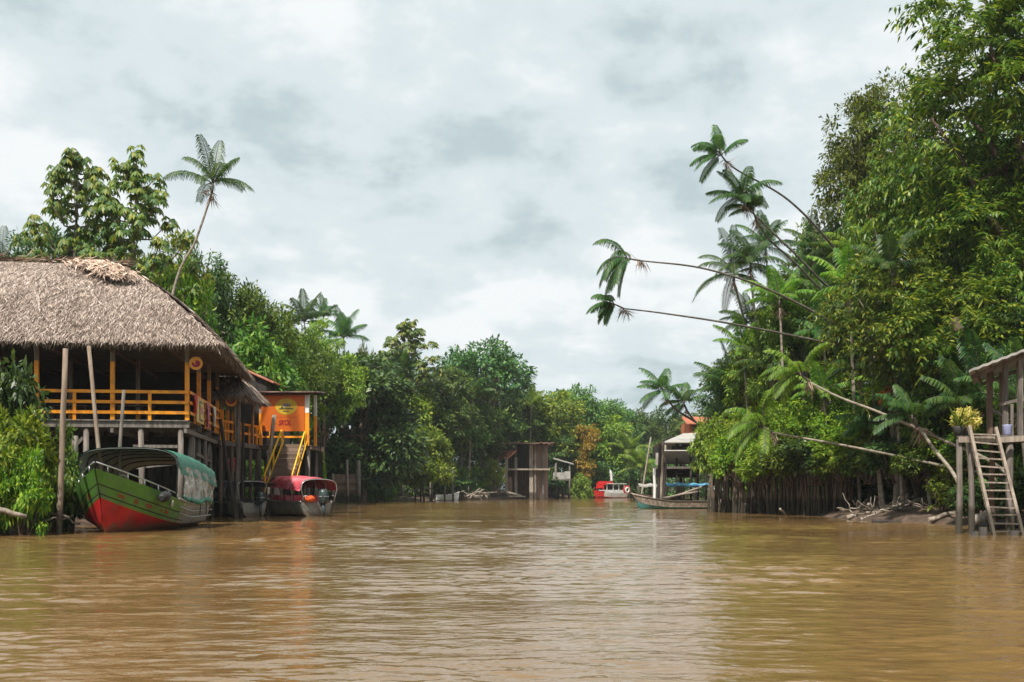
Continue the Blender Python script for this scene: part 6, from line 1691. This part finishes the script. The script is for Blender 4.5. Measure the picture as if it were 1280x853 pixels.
for i, (x, y, Y, ln, m_, lb) in enumerate((
    (995, 455, 82, 3.2, 'palm', 'leafy low palm between the palm cluster and the tall sunny shrub'),
    (940, 415, 85, 3.0, 'palm', 'palm under the drooping left crown of the palm cluster'),
    (985, 420, 81, 3.2, 'palm_light', 'light palm filling the foot of the palm cluster'),
    (1010, 372, 81, 3.0, 'palm', 'palm just under the spreading fronds right of the palm cluster'),
    (965, 470, 80, 3.0, 'palm', 'palm behind the yellowish hanging crown of the lowest leaning palm'),
    (1050, 330, 79, 3.0, 'palm', 'palm between the level trunks and the rounded olive tree'),
    (1088, 425, 62.5, 2.8, 'palm', 'palm arching in front of the drooping leaves over the mud bank'),
    (1062, 372, 66, 2.8, 'palm_light', 'sunlit palm in front of the lower left of the huge drooping tree'),
    (1030, 500, 72, 2.6, 'palm_light', 'low bright palm beside the crown of the long pale trunk'),
    (1115, 350, 60, 2.6, 'palm', 'high palm set into the left side of the huge drooping tree'),
    (1175, 470, 57, 2.6, 'palm_light', 'sunlit palm left of the thick leaning trunk'),
    (1205, 520, 52, 2.2, 'palm', 'palm just above the potted plants of the ladder hut'),
    (1092, 545, 62, 2.1, 'palm', 'small palm between the two long pale leaning trunks'),
    (1045, 395, 78, 3.2, 'palm', 'palm with broad fronds in front of the dark tree under the olive one'),
    (1072, 325, 76, 3.0, 'palm_light', 'light green palm high below the rounded olive tree'),
    (975, 385, 77, 2.8, 'palm_light', 'light palm in front of the dense green tree by the palm cluster'),
    (930, 445, 83, 2.8, 'palm_light', 'light palm left of the feet of the palm cluster'),
    (1030, 430, 76, 3.0, 'palm', 'palm where the two level trunks leave the bank'),
    (1150, 520, 58.5, 3.0, 'palm', 'young palm with arching fronds right of the orange fruit spike'),
    (1122, 508, 61, 2.6, 'palm_light', 'young palm bearing the orange red fruit spike'),
    (1165, 455, 66, 2.9, 'palm', 'palm in the shade beneath the huge drooping tree'),
    (1225, 290, 66, 3.2, 'palm_light', 'bright palm showing through the huge drooping tree'),
    (1262, 285, 70, 3.2, 'palm_light', 'pale palm at the right edge behind the huge drooping tree'),
    (1228, 505, 54, 3.0, 'palm', 'palm with wide fronds behind the ladder hut deck'),
    (1275, 520, 50, 3.0, 'palm', 'palm behind the right posts of the ladder hut'),
    (1075, 470, 69, 2.6, 'palm', 'small palm above the right end of the mangrove stems'),
    (1120, 575, 62.5, 2.3, 'palm', 'low drooping palm hanging over the mud bank'))):
    o_ = palm([gnd(x + 14, Y), P(x + 5, (y + 600) / 2, Y), P(x, y, Y)], lb, nf=11, ln=ln, seed=50 + i, m=m_, r=(.12, .07), spread=(.15, 1.5), lf=.72, lw=.085)
    if 'bearing' in lb:
        s = MB(); c = P(1120, 492, 60.4)
        for q in range(46):
            d = nrm(np.array((rng.normal(-.2, .7), rng.normal(0, .5), rng.normal(-.1, .35)))); s.tube([c, c + d * .5 + (0, 0, .1), c + d * .95 - (0, 0, .25)], [.035, .03, .015], 4)
        s.build('fruit_spike', M['fruit_red'], o_)
for (a, b, lb) in ((gnd(1150, 64), P(1086, 428, 67), 'thin pale leaning trunk left of a pair in the right bank shade'), (gnd(1158, 64), P(1103, 425, 67), 'thin pale leaning trunk right of a pair in the right bank shade')):
    palm([a, (a * .5 + b * .5) + (.1, 0, .2), b], lb, nf=8, ln=2.4, seed=int(a[0] * 100), r=(.11, .07), lf=.7, lw=.085)
lt = thing('leaning_tree', gnd(1262, 53), 'thick leaning trunk rising left above the ladder hut deck', 'tree')
s = MB(); s.tube(catmull([gnd(1262, 53), P(1240, 520, 54), P(1215, 462, 55), P(1192, 400, 56)]), np.linspace(.42, .25, 31), 9); s.build('trunk', M['bark_brown'], lt)
lv = Leaves(); e_ = P(1190, 395, 56); cc = e_ + rng.normal(0, 1.1, (60, 3)); leaf_sprays(lv, rng, cc, nrm(cc - e_), 1.6, 14, .42); lv.build('crown', L_['droop'], lt)

# mangrove stems in the water
sp_ = []
for i in range(170):
    t = i / 169; x = 888 + (1062 - 888) * t + rng.normal(0, 2.2); Yf = np.interp(x, [885, 940, 1000, 1062], [80, 75, 69.5, 65]) + abs(rng.normal(0, 1.3)) + (2.0 if i % 3 == 0 else 0)
    s = MB(); X = px(x, Yf); h_ = rng.uniform(2.2, 3.3); s.tube(wobble((X, Yf, -.8), (X + rng.normal(0, .22), Yf + rng.normal(0, .22), h_), 5, .035, rng), np.linspace(.085, .045, 5) * rng.uniform(.6, 1.25), 5)
    s.solo('mangrove_stem', M['stem'], (X, Yf, 0), 'thin brown stem in the tight row of mangrove stems at the right bank waterline', 'mangrove stem', 'mangrove stems')
for i, (x0_, y0_, x1_, y1_, Y, r_, lb) in enumerate((
    (1075, 650, 1156, 622, 58, .11, 'long driftwood log slanting up across the mud bank'), (1058, 648, 1100, 640, 60, .13, 'short thick driftwood log low at the left of the mud bank'),
    (1090, 652, 1180, 656, 55, .12, 'dark log lying along the waterline left of the ladder hut'), (1085, 630, 1105, 646, 58.5, .07, 'thin bleached branch standing slantwise in the mud bank'),
    (1120, 640, 1135, 617, 58.4, .06, 'thin bleached branch pointing up behind the slanting log'), (1160, 650, 1200, 640, 53, .12, 'driftwood log left of the ladder hut stilts'),
    (1215, 652, 1290, 625, 47.5, .26, 'thick grey log resting behind the ladder'), (1222, 662, 1290, 648, 45.5, .2, 'dark log lying below the thick grey log behind the ladder'),
    (975, 636, 984, 648, 68, .07, 'pale crooked branch standing before the mangrove stems'))):
    s = MB(); a, b = P(x0_, y0_, Y), P(x1_, y1_, Y + (.6 if i != 2 else 0)); s.tube(wobble(a, b, 7, .06, rng), np.linspace(r_, r_ * .7, 7), 7)
    s.solo('driftwood_log', M['dark_wood'] if i in (2, 7) else M['drift'], a, lb, 'log')
for i, (x, y) in enumerate(((1090, 642), (1108, 630), (1130, 645), (1150, 635), (1165, 645), (1070, 640), (1140, 628), (1100, 650), (1078, 646), (1118, 640), (1140, 640), (1172, 650), (1155, 648), (1180, 640), (1095, 636), (1062, 645), (1188, 652), (1126, 633))):
    s = MB(); Y = 58 + rng.normal(0, .8); c = np.array((px(x, Y), Y, .55))
    for q in range(5):
        d = unit_rand(rng, 1)[0] * np.array((1, .6, .5)); s.tube(wobble(c, c + d * rng.uniform(.6, 1.5) + (0, 0, .25), 4, .05, rng), np.linspace(.045, .015, 4), 4)
    s.solo('dead_branch', M['drift'] if i % 3 == 0 else M['brown_wood'], c, 'forked dead branch washed up among the driftwood on the mud bank', 'branch', 'dead branches on the mud bank')
for k_, o_ in T.items():
    if k_ not in used and k_ != 'broad_small':
        for c in list(o_.children): bpy.data.objects.remove(c)
        bpy.data.objects.remove(o_)

# ------------------------------------------------------------------ humid river air
hz = MB(); hz.box((10, 180, 20), (1200, 560, 50))
hz_m = bpy.data.materials.new('river_air'); hz_m.use_nodes = True
hn = hz_m.node_tree.nodes; hn.remove(hn['Principled BSDF'])
pv = hn.new('ShaderNodeVolumePrincipled'); pv.inputs['Color'].default_value = (.86, .92, .95, 1); pv.inputs['Density'].default_value = .00014
hz_m.node_tree.links.new(pv.outputs[0], hn['Material Output'].inputs['Volume'])
tag(hz.build('haze', hz_m), kind='stuff')
